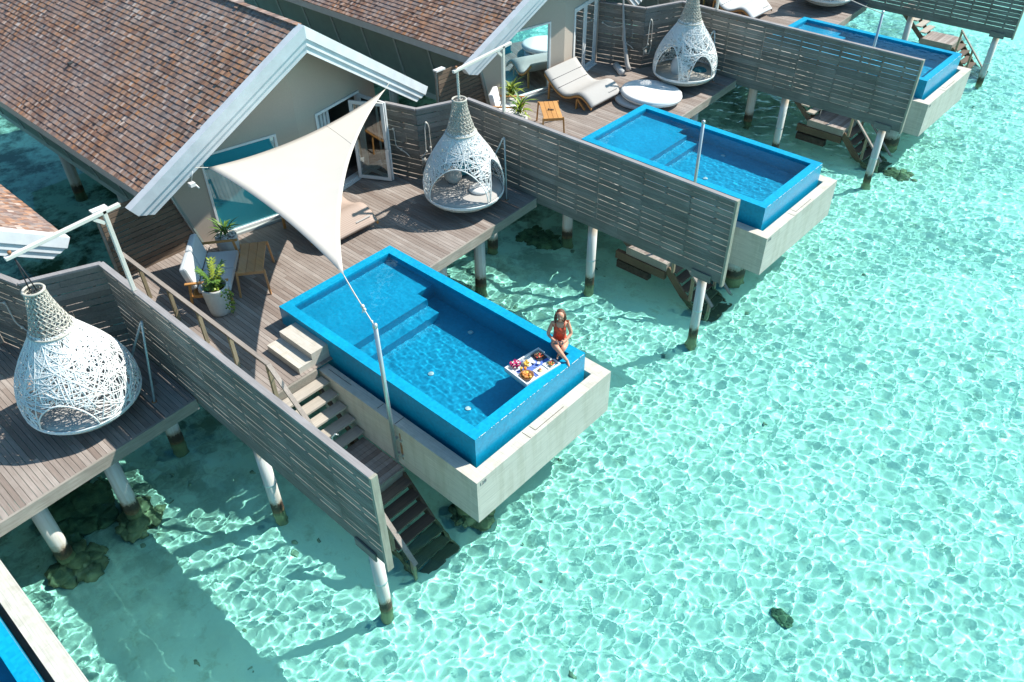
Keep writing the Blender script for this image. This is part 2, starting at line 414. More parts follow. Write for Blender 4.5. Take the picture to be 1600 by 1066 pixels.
def sea_h(X, Y):
    z = wv(X, Y)
    # fade waves where the mesh gets coarse
    fx = np.clip((X+8)/2, 0, 1)*np.clip((17-X)/2, 0, 1); fy = np.clip((Y+10.5)/2, 0, 1)*np.clip((36-Y)/3, 0, 1)
    return ZW + (z-ZW)*np.minimum(fx, fy)
water = grid('lagoon_water', stretch(-6, 15.5, -150, 150, .031, 60), stretch(-8.5, 33, -150, 200, .031, 60), sea_h)
water.data.materials.append(M['sea']); tag(water, kind='structure'); water.cycles.is_caustics_caster = True
sw = waves(5, 30, 1.2, 7, .004, 0)
sand = grid('sand_bed', stretch(-30, 25, -160, 160, .35, 20), stretch(-20, 55, -160, 210, .35, 20), lambda X, Y: ZS + sw(X, Y))
sand.data.materials.append(M['sand']); tag(sand, kind='structure'); receivers.append(sand)

# ------------------------------------------------------------------ villa B template (others are copies)
def piling(mb, x, y, r, ztop, zb=ZS-.2):
    mb.lathe([(r*1.15, zb), (r*1.03, ZW-.3), (r*1.03, ZW+.02), (r*1.03, ZW+.1), (r, ZW+.22), (r, ztop)], 18, (x, y, 0), mi=0)
    return mb
PM = ['piling', 'fouled', 'algae']

# --- sun deck
D = Thing('sun_deck', 'weathered timber sun deck under the cream triangular sail', 'deck', (-1.5, 3, .2))
b = MB()
v = -1.40
while v < 7.33:
    if v < -.06: xe = 1.64
    elif v < 3.02: xe = -.02
    else: xe = .80 - (v-3.3)/4.0*.22
    x = -4.25
    seglen = random.uniform(1.2, 3.4)
    while x < xe:
        x2 = min(xe, x+seglen)
        if xe-x2 < .4: x2 = xe
        dz = random.uniform(-.0015, .0015)
        rr = min(1, max(0, random.gauss(.48, .26)))
        if random.random() < .025: rr = 1.25
        b.box((x, v, .165), (x2-.004, min(v+.0885, 7.335), .2+dz), rr)
        x = x2; seglen = random.uniform(1.8, 3.6)
    v += .0955
D.part('floor_boards', b, 'deck')
b = MB()
b.beam((.815, 3.32, .075), (.60, 7.335, .075), .05, .25)
D.part('edge_beam', b, 'deck_edge')
T_k = MB().box((-4.2, -1.56, .0), (1.70, -1.47, .235)); D.part('kerb_beam', T_k, 'railpost')
b = MB().box((-4.2, -1.46, -.06), (1.66, -1.402, .163)).box((1.645, -1.40, -.12), (1.70, -.42, .2))
D.part('edge_beam', b, 'deck_edge_x')
b = MB()
for y in np.arange(-1.2, 7.3, .6):
    xe = 1.6 if y < -.1 else (-.1 if y < 3.2 else .5)
    b.box((-4.2, y, .03), (xe, y+.06, .163))
D.part('joists', b, 'beam_dark')
b = MB().box((.14, 3.5, -.2), (.3, 7.2, .03)).box((-2.6, -1.2, -.2), (-2.44, 7.2, .03))
D.part('steel_girder', b, 'steel')
for px, py in ((.22, 4.27), (.21, 5.62), (-.80, 7.15), (-2.52, 4.3), (-2.52, 1.2), (-2.52, -1.0), (.5, -1.1)):
    b = MB(); piling(b, px, py, .145, -.26)
    pl = D.part('piling', b, PM); receivers.append(pl)
    b = MB().lathe([(.165, -.26), (.165, -.21)], 16, (px, py, 0)); D.part('flange', b, 'rust', pl)
deck = D.o

# --- privacy fence on the deck's far side
def fence_panel(mb, p0, p1, z0, z1, pitch=.138, gap=.0135, th=.012):
    d = Vector((p1[0]-p0[0], p1[1]-p0[1], 0)); Ln = d.length; d.normalize()
    z = z1; o3 = Vector((p0[0], p0[1], 0))
    while z > z0+.05:
        h = pitch-gap; x = 0; seg = random.choice((.61, 1.22, 1.83))
        while x < Ln-1e-6:
            x2 = min(Ln, x+seg)
            if Ln-x2 < .3: x2 = Ln
            zz = random.uniform(-.006, .006); hh = h + random.uniform(-.003, .005); sg_ = random.uniform(-.004, .004)
            a = o3+d*(x+.003); c = o3+d*(x2-.003)
            mb.beam((a.x, a.y, z-h/2+zz), (c.x, c.y, z-h/2+zz+sg_), th, hh, rnd=min(1.15, max(0, random.gauss(.45, .30))))
            x = x2; seg = random.choice((1.22, 1.22, 2.44))
        z -= pitch
FL = {'A': 'slatted timber fence between the leftmost swing pod and the cream-sail villa, number one from the left',
      'B': 'long slatted fence behind the swing pod beside the cream sail', 'C': 'long slatted fence behind the daybed and upper swing pod', 'D': 'dark slatted fence at the top right corner of the photo',
      }
T = Thing('privacy_fence', FL['B'], 'fence', (-2.1, 7.47, .2), 'slatted privacy fences between the villas')
P = [(-3.80, 5.64), (-2.27, 6.06), (-1.75, 7.355), (6.0, 7.37)]
for i in range(3):
    b = MB(); fence_panel(b, P[i], P[i+1], .22 if i < 2 else .28, 2.145); T.part('slat_panel', b, 'slat')
b = MB(); b.beam((-1.7, 7.366, .155), (6.0, 7.38, .155), .03, .20); T.part('bottom_board', b, 'slat')
b = MB()
for i in range(3):
    a, c = P[i], P[i+1]; b.beam((a[0], a[1], 2.175), (c[0], c[1], 2.175), .11, .045 if i != 1 else .043)
T.part('cap_rail', b, 'cap')
b = MB()
for i in range(3):
    a, c = Vector((*P[i], 0)), Vector((*P[i+1], 0)); d = (c-a).normalized(); nn = Vector((-d.y, d.x, 0)); n_ = int((c-a).length/.62)
    for k in range(1, n_+1):
        q = a + d*(k*.62-.1) + nn*.034
        zb = .07 if (i == 2 and q.x > .7) else .2
        b.box((q.x-.028, q.y-.022, zb), (q.x+.028, q.y+.022, 2.15))
T.part('battens', b, 'beam_dark')
b = MB().box((6.003, 7.31, .03), (6.055, 7.43, 2.2)); T.part('end_post', b, 'post')
b = MB().box((5.25, 7.322, -.02), (5.75, 7.352, .17)); T.part('bracket_board', b, 'slat')
for px, r_ in ((5.48, .11), (2.33, .115)):
    b = MB(); piling(b, px, 7.50, r_, .06); pl = T.part('piling', b, PM); receivers.append(pl)
    b = MB().lathe([(r_*1.05, -1.0), (r_*1.05, -.96)], 18, (px, 7.5, 0)); T.part('collar', b, 'steel', pl)
fenceB = T.o
fences = spread(fenceB, {'A': 'slatted timber fence right of the large swing pod, ending beside the stairs to the water', 'C': FL['C'], 'D': FL['D']})

# --- side fence left of the house
T = Thing('side_fence', 'brown slatted screen left of the sail villa wall, behind the railing', 'fence', (-4.05, -.3, .2), 'short side screens beside the villas')
b = MB()
z = 1.9
while z > .25:
    b.beam((-4.04, -1.45, z-.055), (-4.04, .62, z-.055), .022, .105, rnd=random.random()); z -= .126
T.part('slat_panel', b, 'sidefence')
for y_ in (-1.50, -.4, .5): T.part('post', MB().box((-4.12, y_, .2), (-4.055, y_+.06, 1.9)), 'deck_edge')
T.part('cap_end', MB().box((-4.14, -1.54, 1.932), (-3.98, -1.2, 1.975)), 'white')
spread(T.o, {'C': 'slatted side screen below the roof corner of the daybed villa'})

# --- house
RX, RV, RZ = -2.66, 3.40, 4.80
SL, SR, PR = .650, .700, .205
EL, ER = -.62, 7.40
UB = -17.0
def roof_x(v): return RX - PR*abs(v-RV)
def roof_z(v): return RZ - (SL*(RV-v) if v < RV else SR*(v-RV))
H = Thing('overwater_villa', 'shingle-roofed villa with taupe gable behind the cream sail', 'villa', (-8, 3.4, 0), 'overwater villas in a row')
def roof_side(vE, sgn, slope):
    b = MB()
    L_ = math.hypot(vE-RV, slope*(vE-RV)); rows = int(round(L_/.128)); dv = (vE-RV)/rows
    nz = Vector((0, slope*sgn, 1)).normalized(); dn = Vector((0, sgn, -slope)).normalized()
    pitch = L_/rows
    for r in range(rows+1):
        v0 = vE - dv*r            # butt line of this row
        if abs(v0-RV) < .02: v0 = RV + sgn*.02
        x = roof_x(v0)-.01
        zb = roof_z(v0)
        x -= random.random()*.02
        tint = random.gauss(0, .03)
        while x > UB:
            wd = random.choice((.065, .08, .095, .11)); x2 = x-wd
            lift = random.uniform(.016, .025) + (.025 if random.random() < .012 else 0)
            p = Vector((0, v0, zb)) + nz*(.02+lift) + dn*(random.uniform(-.003, .004)-(.04 if random.random() < .004 else 0))
            top = p - dn*(pitch*1.22) - nz*(lift-.002)
            if (top.y-RV)*sgn < 0: top = Vector((0, RV, RZ+.035))
            q = p - nz*.036
            vs = [(x, p.y, p.z), (x2+.003, p.y, p.z), (x2+.003, top.y, top.z), (x, top.y, top.z), (x, q.y, q.z), (x2+.003, q.y, q.z)]
            fs = [(0, 1, 2, 3), (4, 5, 1, 0), (0, 3, 4)] if sgn < 0 else [(3, 2, 1, 0), (0, 1, 5, 4), (0, 4, 3)]
            b.add(vs, fs, min(1, max(0, random.random()+tint)))
            x = x2
    return b
rf = MB()
# underlay slabs
for vE, sg in ((EL, -1), (ER, 1)):
    vE -= sg*.055; a = [(roof_x(RV), RV, RZ), (roof_x(vE), vE, roof_z(vE)), (UB, vE, roof_z(vE)), (UB, RV, RZ)]
    rf.add([*a, *[(p[0], p[1], p[2]-.16) for p in a]], [(0, 1, 2, 3), (7, 6, 5, 4), (0, 4, 5, 1), (1, 5, 6, 2)], mi=0)
roof = H.part('roof', rf, ['underlay'])
H.part('shingles', roof_side(EL, -1, SL), 'shingle', roof)
H.part('shingles', roof_side(ER, 1, SR), 'shingle', roof)
rc = MB()
x = RX-.02
while x > UB:
    rc.beam((x, RV, RZ+.052), (x-.17, RV, RZ+.044), .13, .014); x -= .155
H.part('ridge_cap', rc, 'shingle', roof)
# barge boards, three stepped boards each side
for vE, nm in ((EL-.38, 'l'), (ER+.05, 'r')):
    b = MB(); sgn = -1 if vE < RV else 1
    def cut(t): return .12*(.07-t)/.26 if t > -.19 else .12+.34*(-.19-t)/.33
    for (t0, t1, pr) in ((.07, -.20, .17), (-.20, -.36, .135), (-.36, -.52, .10)):
        e0, e1 = vE-sgn*cut(t0), vE-sgn*cut(t1)
        poly = [(roof_x(RV)+pr, RV, RZ+t0), (roof_x(e0)+pr, e0, roof_z(e0)+t0), (roof_x(e1)+pr, e1, roof_z(e1)+t1), (roof_x(RV)+pr, RV, RZ+t1)]
        b.prism(poly if sgn > 0 else poly[::-1], (-pr-.04, 0, 0))
    H.part('barge_board', b, 'barge')
# fascia gutters along the eaves
for vE in (EL, ER):
    s_ = -1 if vE < RV else 1
    a_, c_ = sorted((vE-s_*.012, vE-s_*.05))
    H.part('eave_fascia', MB().box((UB, a_, roof_z(vE)-.21), (roof_x(vE)-.02, c_, roof_z(vE)-.005)), 'batten')
# front wall: two facets meeting at a crease, with openings
def wx(v): return -3.33 - .205*abs(v-3.29)
WZ = lambda v: roof_z(v)-.17
def wallquad(mb, v0, v1, z00, z01, z10, z11, th=.14):
    # z00 bottom at v0, z01 top at v0
    a = [(wx(v0), v0, z00), (wx(v1), v1, z10), (wx(v1), v1, z11), (wx(v0), v0, z01)]
    mb.prism(a, (-th, 0, 0))
b = MB()
wl, wr, wb, wt = .95, 2.74, .27, 2.36          # window
dl, dr, db, dt = 3.88, 5.50, .22, 2.44         # door
# left leaning edge
a = [(wx(.62), .62, -.1), (wx(wl), wl, -.1), (wx(wl), wl, WZ(wl)), (wx(0), .0, WZ(0))]
b.prism(a, (-.14, 0, 0))
wallquad(b, wl, wr, -.1, wb, -.1, wb); wallquad(b, wl, wr, wt, WZ(wl), wt, WZ(wr))
wallquad(b, wr, 3.29, -.1, WZ(wr), -.1, WZ(3.29)); wallquad(b, 3.29, RV, -.1, WZ(3.29), -.1, WZ(RV))
wallquad(b, RV, dl, -.1, WZ(RV), -.1, WZ(dl)); wallquad(b, dl, dr, dt, WZ(dl), dt, WZ(dr)); wallquad(b, dl, dr, -.1, .17, -.1, .17)
wallquad(b, dr, 6.12, -.1, WZ(dr), -.1, WZ(6.12))
H.part('front_wall', b, 'wall')
# side walls
b = MB()
xw = wx(.62)-.14
b.prism([(wx(0), -.04, WZ(0)), (wx(.62)+.005, .60, -.1), (UB+.3, .60, -.1), (UB+.3, -.04, WZ(0))], (0, .1, 0))
b.box((UB+.3, 6.06, -.1), (wx(6.12)-.15, 6.16, WZ(6.12)))
H.part('side_wall', b, 'wallside')
xx = -4.6
while xx > UB+.5:
    H.part('wall_batten', MB().beam((xx, -.055, WZ(0)-.02), (xx, .58, -.08), .07, .025, up=(0, -1, 0)), 'batten'); xx -= 1.6
H.part('corner_board', MB().beam((-4.02, -.05, WZ(0)-.05), (-4.02, .59, -.08), .12, .03, up=(0, -1, 0)), 'batten')
b = MB().box((UB+.3, .62, -.3), (-3.6, 6.05, -.1)); H.part('floor_slab', b, 'batten')
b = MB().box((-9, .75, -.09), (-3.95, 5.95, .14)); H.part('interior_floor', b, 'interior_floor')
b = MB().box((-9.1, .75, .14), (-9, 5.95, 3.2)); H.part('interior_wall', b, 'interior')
for px, py in ((-5.5, .9), (-5.5, 5.8), (-9, .9), (-9, 5.8), (-12.6, .9), (-12.6, 5.8)):
    b = MB(); piling(b, px, py, .16, -.3); pl = H.part('piling', b, PM); receivers.append(pl)
def frame4(mb, v0, v1, z0, z1, t, out, dep, mi=0):
    """rectangular frame lying on the wall facets"""
    for (a0, a1, c0, c1) in ((v0-t, v1+t, z1, z1+t), (v0-t, v1+t, z0-t, z0), (v0-t, v0, z0, z1), (v1, v1+t, z0, z1)):
        p = [(wx(a0)+out, a0, c0), (wx(a1)+out, a1, c0), (wx(a1)+out, a1, c1), (wx(a0)+out, a0, c1)]
        mb.prism(p, (-dep, 0, 0), mi=mi)
b = MB(); frame4(b, wl+.05, wr-.05, wb+.05, wt-.05, .05, .025, .15)
W = H.part('window', b, 'white')
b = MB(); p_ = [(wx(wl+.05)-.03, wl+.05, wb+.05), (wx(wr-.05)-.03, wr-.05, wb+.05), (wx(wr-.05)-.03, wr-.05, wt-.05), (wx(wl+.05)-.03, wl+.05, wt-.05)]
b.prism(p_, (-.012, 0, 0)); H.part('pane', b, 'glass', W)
b = MB(); b.prism([(wx(wl-.1)+.02, wl-.1, .2), (wx(wr+.1)+.02, wr+.1, .2), (wx(wr+.1)+.02, wr+.1, .26), (wx(wl-.1)+.02, wl-.1, .26)], (.10, 0, 0)); H.part('sill', b, 'batten', W)
b = MB()
for i in range(26):
    y = wl+.08+i*.065; b.tube([(wx(y)-.3-.03*(i % 2), y, .2), (wx(y)-.3-.03*(i % 2), y, 2.3)], .03, 6)
H.part('curtain', b, 'curtain', W)
b = MB(); frame4(b, dl+.06, dr-.06, db+.05, dt-.06, .06, .03, .17)
b.prism([(wx(dl)+.03, dl, .172), (wx(dr)+.03, dr, .172), (wx(dr)+.03, dr, .222), (wx(dl)+.03, dl, .222)], (.1, 0, 0))
H.part('door_frame', b, 'white')
CH.clear()
villas = spread(H.o, {'A': 'villa at the left edge, only its shingle roof corner in view', 'C': 'shingle-roofed villa with closed glass doors behind the chaise', 'D': 'villa at the top edge behind the second daybed deck, roof corner just in view'})
villas['B'] = H.o
def door_leaf(V, p0, p1, z0, z1, handle=False):
    """one glazed leaf from p0 to p1 (villa-B coordinates)"""
    base = (-8, 3.4, 0)
    p0 = Vector((*p0, 0)); p1 = Vector((*p1, 0)); d = (p1-p0).normalized(); t = .085
    b = MB()
    for a, c, z in ((p0, p1, z0+t/2), (p0, p1, z1-t/2)): b.beam((a.x, a.y, z), (c.x, c.y, z), .05, t)
    for q in (p0+d*t/2, p1-d*t/2): b.beam((q.x, q.y, z0+t), (q.x, q.y, z1-t), .05, t, up=d)
    o = b.build('door_leaf', 'white', villas[V], base)
    b = MB(); b.beam(p0+d*t+Vector((0, 0, (z0+z1)/2)), p1-d*t+Vector((0, 0, (z0+z1)/2)), .012, z1-z0-2*t); b.build('door_glass', 'glassclear', o, base)
    if handle:
        q = p1-d*.05; nn = Vector((d.y, -d.x, 0))
        b = MB().tube([q+nn*.03+Vector((0, 0, 1.15)), q+nn*.09+Vector((0, 0, 1.15)), q+nn*.09+Vector((0, 0, 1.4)), q+nn*.03+Vector((0, 0, 1.4))], .012, 6); b.build('handle', 'steel', o, base)
# B: folded open leaves
door_leaf('B', (-3.60, 5.03), (-2.80, 5.47), .24, 2.38, True)
door_leaf('B', (wx(5.45)+.0, 5.46), (-2.80, 5.53), .24, 2.38)
ym = (dl+dr)/2
for V in 'ACD':
    door_leaf(V, (wx(dr-.06)-.02, dr-.06), (wx(ym)-.02, ym+.004), .27, 2.38, True)
    door_leaf(V, (wx(dl+.06)-.02, dl+.06), (wx(ym)-.02, ym-.004), .27, 2.38)
for V in 'BCD':
    b = MB()
    for i in range(10):
        y = (dl+.1+i*.06) if V == 'B' else (dl+.12+i*.12); b.tube([(wx(y)-.22-.04*(i % 2), y, .2), (wx(y)-.22-.04*(i % 2), y, 2.4)], .034, 6)
    b.build('curtain', 'curtain', villas[V], (-8, 3.4, 0))

# --- plunge pool
PL = Thing('plunge_pool', 'blue mosaic plunge pool with the woman and the floating tray', 'pool', (2.8, 1.5, .1), 'blue plunge pools')
U1, Wd, zr, rw, zc = 5.591, 3.0, .65, .22, .104
b = MB()
# outer walls and rim
def ringwall(mb, x0, y0, x1, y1, t, z0, z1, mi=0):
    mb.box((x0, y0, z0), (x1, y0+t, z1), mi=mi); mb.box((x0, y1-t, z0), (x1, y1, z1), mi=mi)
    mb.box((x0, y0+t, z0), (x0+t, y1-t, z1), mi=mi); mb.box((x1-t, y0+t, z0), (x1, y1-t, z1), mi=mi)
ringwall(b, 0, 0, U1-.0, Wd, rw, -.62, zr)
fl = -.24
b.box((rw, rw, -.62), (U1-rw, Wd-rw, fl), mi=1)                           # deep floor
b.box((rw, rw, fl), (1.62, Wd-rw, .36), mi=1)                              # lounging shelf
b.box((1.62, rw, fl), (1.92, 2.33, .36), mi=1)
b.box((1.92, rw, fl), (2.26, 2.33, .06), mi=1)
sh = PL.part('shell', b, ['blue', 'bluefloor']); receivers.append(sh)
b = MB()
x0, y0, x1, y1 = 1.60, -.343, 5.937, 3.411
# plinth: hollow tray of planks round the pool
zb = -.954
b.box((x0, y0, zb), (x1, -.10, zc)); b.box((.9, 3.10, zb), (x1, y1, zc)); b.box((U1+.10, -.10, zb), (x1, 3.10, zc))
b.box((x0, -.10, zb), (U1+.10, 3.10, -.64)); b.box((.9, 3.0, zb), (1.6, 3.10, -.64))
pln = PL.part('plinth', b, 'tile')
b = MB()
for (a, c) in (((5.66+.06, 1.25), (5.66+.20, 1.25)), ((5.66+.20, 1.25), (5.66+.20, 2.05)), ((5.72, 1.05), (5.93, 1.05)), ((1.75, -.20), (2.45, -.20)), ((3.3, -.28), (3.3, -.12)), ((3.85, -.33), (3.85, -.11))):
    b.beam((*a, zc+.0015), (*c, zc+.0015), .01, .003)
PL.part('hatch_joint', b, 'soil', pln)
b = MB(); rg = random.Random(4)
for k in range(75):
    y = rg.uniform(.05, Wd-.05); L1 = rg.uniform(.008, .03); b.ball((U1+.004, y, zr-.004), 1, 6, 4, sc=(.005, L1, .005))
PL.part('glint_beads', b, 'white')['kind'] = 'stuff'  # white beads stand in for water glints along the overflow edge
def text(body, size, loc, rot, parent, matn, name='lettering', ext=.002):
    cu = bpy.data.curves.new(name, 'FONT'); cu.body = body; cu.size = size; cu.extrude = ext; cu.align_x = 'LEFT'
    o = bpy.data.objects.new(name, cu); COL.objects.link(o)
    dg = bpy.context.evaluated_depsgraph_get(); dg.update()
    me = bpy.data.meshes.new_from_object(o.evaluated_get(dg)); COL.objects.unlink(o); bpy.data.objects.remove(o)
    me.materials.clear(); me.materials.append(M[matn])
    at = me.attributes.new('rnd', 'FLOAT', 'FACE')
    o = bpy.data.objects.new(name, me); COL.objects.link(o); o.parent = parent; o.location = loc; o.rotation_euler = rot
    return o
txt = text('128', .115, (x1+.003-2.8, y0+.06-1.5, zc-.13-.1), (R(90), 0, R(90)), pln, 'phone', 'house_number')
for (lx, ly) in ((3.05, 2.45), (3.35, 1.05), (4.55, .85)):
    b = MB().lathe([(.06, fl+.001), (.06, fl+.02), (.05, fl+.026)], 20, (lx, ly, 0)); q = PL.part('pool_light', b, 'lens'); receivers.append(q)
for (lx, ly) in ((4.9, .45), (4.9, 2.6)):
    b = MB(); piling(b, lx, ly, .3, zb-.02); q = PL.part('piling', b, ['piling', 'fouled', 'algae']); receivers.append(q)
poolB = PL.o
b = MB()
b.box((x1-.004, y0+.006, zc-.14), (x1-.003, y0+.007, zc-.139))
pools = spread(poolB, {'A': 'blue pool corner cut off at the bottom left of the photo', 'C': 'empty blue mosaic plunge pool in front of the daybed deck', 'D': 'blue mosaic plunge pool at the top right, partly behind a fence'}, skip=('house_number',))
# pool water (one sheet per pool)
pw = waves(3, 50, .075, .40, .0007, .600)
for V in 'BCDA':
    ox, oy = OFF[V]
    xs = np.arange(rw-.02, U1-rw+.03, .018); ys = np.arange(rw-.02, Wd-rw+.03, .018)
    o = grid('pool_water', xs, ys, pw) if V == 'B' else o0.copy()
    if V == 'B': o0 = o; o.data.materials.append(M['poolwater'])
    else: COL.objects.link(o)
    o.location = (ox, oy, 0); tag(o, kind='structure'); o.cycles.is_caustics_caster = True

# --- tiled steps up to the pool
T = Thing('pool_steps', 'pale tiled two-step block against the pool with the woman', 'steps', (1.05, -.4, .2), 'tiled step blocks')
b = MB().box((.52, -.395, .2), (1.56, -.002, .63-.12)).box((.52, -.72, .2), (1.56, -.395, .355))
T.part('step_block', b, 'tile')
spread(T.o, {'C': 'pale tiled step block beside the empty pool of the daybed villa', 'D': 'pale tiled step block beside the top right pool'})

# --- stairs down to the lagoon
T = Thing('lagoon_stairs', 'timber stairs beside the near pool leading down into the lagoon', 'stairs', (2.8, -.9, -1), 'stairs down into the lagoon')
for i in range(5):
    u = 1.72+.225*i; z = .02-.19*i
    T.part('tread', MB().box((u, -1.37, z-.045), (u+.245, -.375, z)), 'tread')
T.part('stringer', MB().beam((1.7, -1.34, -.10), (2.85, -1.34, -1.07), .05, .16), 'tread_dark'); T.part('stringer', MB().beam((1.7, -.5, -.12), (2.85, -.5, -1.09), .05, .14), 'tread_dark')
b = MB(); x = 2.80
while x < 3.93:
    b.box((x, -1.42, -.98), (x+.108, -.37, -.945)); x += .115
T.part('landing', b, 'deck')
T.part('landing_fascia', MB().box((3.95, -1.42, -1.14), (3.99, -.37, -.945)).box((2.75, -1.465, -1.16), (3.99, -1.422, -.945)), 'deck_edge')
T.part('support_beam', MB().box((2.45, -1.5, -1.40), (3.98, -1.38, -1.17)), 'beam_dark'); T.part('support_beam', MB().box((2.45, -.55, -1.40), (3.98, -.45, -1.17)), 'beam_dark')
q = T.part('support_beam', MB().box((2.45, -1.42, -1.72), (3.45, -1.24, -1.50)), 'fouled')
for i in range(8):
    u = 4.0+.195*i; z = -1.13-.2*i
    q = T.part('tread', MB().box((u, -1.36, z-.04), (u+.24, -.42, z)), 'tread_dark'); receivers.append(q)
for y_ in (-.40, -1.39):
    q = T.part('stringer', MB().beam((3.96, y_, -1.1), (5.3, y_, -2.47), .05, .2), 'beam_dark'); receivers.append(q)
q = T.part('handrail', MB().beam((4.12, -1.42, -.33), (5.38, -1.42, -1.60), .09, .045, rnd=.9), 'rail'); receivers.append(q)
for (a, y) in ((4.16, -1.42), (4.75, -1.42), (5.3, -1.42)):
    zt = -.33-(a-4.12)*1.01
    q = T.part('rail_post', MB().box((a-.035, y-.035, zt-.75), (a+.035, y+.035, zt-.02)), 'railpost'); receivers.append(q)
st_ = spread(T.o, {'C': 'stairs into the lagoon half hidden under the fence beside the middle pool', 'D': 'stairs with two handrails under the fence beside the top right pool',
             'E': 'mossy stairs just in view under the dark fence at the top right corner'})

for V_ in 'CD':
    MB().beam((4.12, -.40, -.62), (5.38, -.40, -1.85), .07, .045, rnd=.9).build('handrail', 'rail', st_[V_], (2.8, -.9, -1))
    for a in (4.16, 4.85):
        zt = -.62-(a-4.12)*.98; MB().box((a-.035, -.435, zt-.75), (a+.035, -.365, zt-.02)).build('rail_post', 'railpost', st_[V_], (2.8, -.9, -1))
# --- railing
T = Thing('deck_railing', 'weathered timber railing running along the near edge of the sail villa deck', 'railing', (-1, -1.38, .2), 'timber railings')
T.part('top_rail', MB().beam((-3.95, -1.385, 1.02), (1.76, -1.385, 1.02), .085, .045, rnd=.5), 'rail')
T.part('top_rail', MB().beam((1.74, -1.385, 1.02), (3.05, -1.385, -.10), .085, .045, rnd=.9), 'rail')
for u in (-2.91, -1.74, -.63, .47, 1.72):
    T.part('post', MB().box((u-.035, -1.42, .2), (u+.035, -1.35, .998)), 'railpost')
q = T.part('tap', MB().tube([(3.0, -1.15, -.94), (3.0, -1.15, -.2), (3.03, -1.1, -.13), (3.06, -1.05, -.17)], .018, 6), 'steel')
q['label'] = 'small steel foot shower'
spread(T.o, {'C': 'weathered timber railing along the deck of the daybed villa', 'D': 'weathered railing on the top right villa deck'})

# ------------------------------------------------------------------ swing pods
AX, AY = -.50, 5.88
PROF = [(3.00, .155), (2.80, .175), (2.55, .235), (2.25, .33), (2.10, .41), (1.9, .55), (1.65, .72), (1.4, .86), (1.15, .95), (.95, .985), (.75, .985), (.62, .95), (.52, .86), (.43, .66), (.38, .4), (.36, .02)]
def pr(z):
    for (a, ra), (c, rc_) in zip(PROF, PROF[1:]):
        if c <= z <= a: t = (z-c)/(a-c); return rc_+(ra-rc_)*t
    return .02
def pod(V, label, openings, cushion, rot=0):
    ox, oy = OFF[V]; cx, cy = AX+ox, AY+oy
    rng = random.Random(ord(V))
    T = Thing('hanging_swing_pod', label, 'swing', (cx, cy, .2), 'woven hanging swing pods')
    def S(th, z, dr=0):
        r = pr(z)+dr; return Vector((cx+r*math.cos(th), cy+r*math.sin(th), z))
    def inside(th, z):
        for (c, hw, zb_, zt_, ex) in openings:
            d = (th-c+math.pi) % (2*math.pi)-math.pi
            if zb_ < z < zt_ and abs(d) < hw*max(0, 1-((z-zb_)/(zt_-zb_))**ex)**.5: return True
        return False
    # white shell: random strands between neck and rim
    b = MB()
    for k in range(640):
        th = rng.random()*2*math.pi; z = rng.uniform(.64, 2.25) if k > 150 else 2.25
        ang = rng.uniform(-1.5, 1.5)+(math.pi if rng.random() < .5 else 0)
        if k <= 150: ang = rng.gauss(-math.pi/2, .35)
        Ln = rng.uniform(.5, 2.6); bend = rng.gauss(0, .55); run = []; s = 0; rr = rng.uniform(.006, .0105)
        lay = rng.uniform(-.01, .012)
        while s < Ln:
            if z > 2.27 or z < .66:
                break
            if inside(th, z):
                if len(run) > 2: b.tube(run, rr, 4, smooth=False, caps=False)
                run = []
            else: run.append(S(th, z, lay))
            ds = .085; zz = min(2.2, max(.5, z)); slope = (pr(zz-.05)-pr(zz+.05))/.1
            th += ds*math.cos(ang)/max(.3, pr(z)); z += ds*math.sin(ang)/math.hypot(1, slope); ang += bend*ds; s += ds
        if len(run) > 2: b.tube(run, rr, 4, smooth=False, caps=False)
    T.part('woven_shell', b, 'wickerwhite')
    # opening rims and base ring
    b = MB()
    for (c, hw, zb_, zt_, ex) in openings:
        pts = []
        for i in range(41):
            t = i/40*2-1; u_ = math.sin(t*math.pi/2)
            z = zb_+(zt_-zb_)*max(0, 1-u_*u_)**(1/ex); pts.append(S(c+hw*u_, z, .008))
        b.tube(pts, .014, 6)
    b.tube([S(i/48*2*math.pi, .68, .012) for i in range(48)], .02, 6, closed=True)
    b.tube([S(i/48*2*math.pi, .64, .012) for i in range(48)], .018, 6, closed=True)
    T.part('opening_rim', b, 'wickerwhite')
    b = MB()
    b.lathe([(pr(z)-.012, z) for z in (.37, .43, .52, .62, .655)], 40, (cx, cy, 0))
    b2 = []
    for k in range(150):
        th = rng.random()*6.283; z = rng.uniform(.37, .63); ang = rng.uniform(-.7, .7); run = []
        for s in range(rng.randint(6, 14)):
            if z < .37 or z > .65: break
            run.append(S(th, z, .006)); zz = max(.4, z); sl = (pr(zz-.03)-pr(zz+.03))/.06
            th += .08*math.cos(ang)/max(.2, pr(z)); z += .08*math.sin(ang)/math.hypot(1, sl)
        if len(run) > 2: b.tube(run, .013, 4, smooth=False, caps=False)
    T.part('base_bowl', b, 'wicker')
    # neck lattice
    b = MB()
    nv = 20
    for i in range(nv):
        for k_ in (-.16, .16):
            th0 = i/nv*6.283
            b.tube([S(th0+k_*math.sin(j*1.57), 2.2+.8*j/16, .004) for j in range(17)], .0125, 4, smooth=False)
    for j in range(11):
        z = 2.22+.078*j; b.tube([S(i/28*6.283, z, 0) for i in range(28)], .0105, 4, closed=True, smooth=False)
    b.tube([S(i/28*6.283, 2.2, .01) for i in range(28)], .022, 5, closed=True)
    b.tube([S(i/24*6.283, 2.995, .008) for i in range(24)], .024, 5, closed=True)
    T.part('neck_lattice', b, 'wicker')
    if cushion:
        b = MB().lathe([(.90, .60), (.965-.02, .64), (.955, .70), (.90, .745), (.6, .76), (.05, .762)], 40, (cx, cy, 0))
        T.part('seat_cushion', b, 'cushion_grey')
    return T
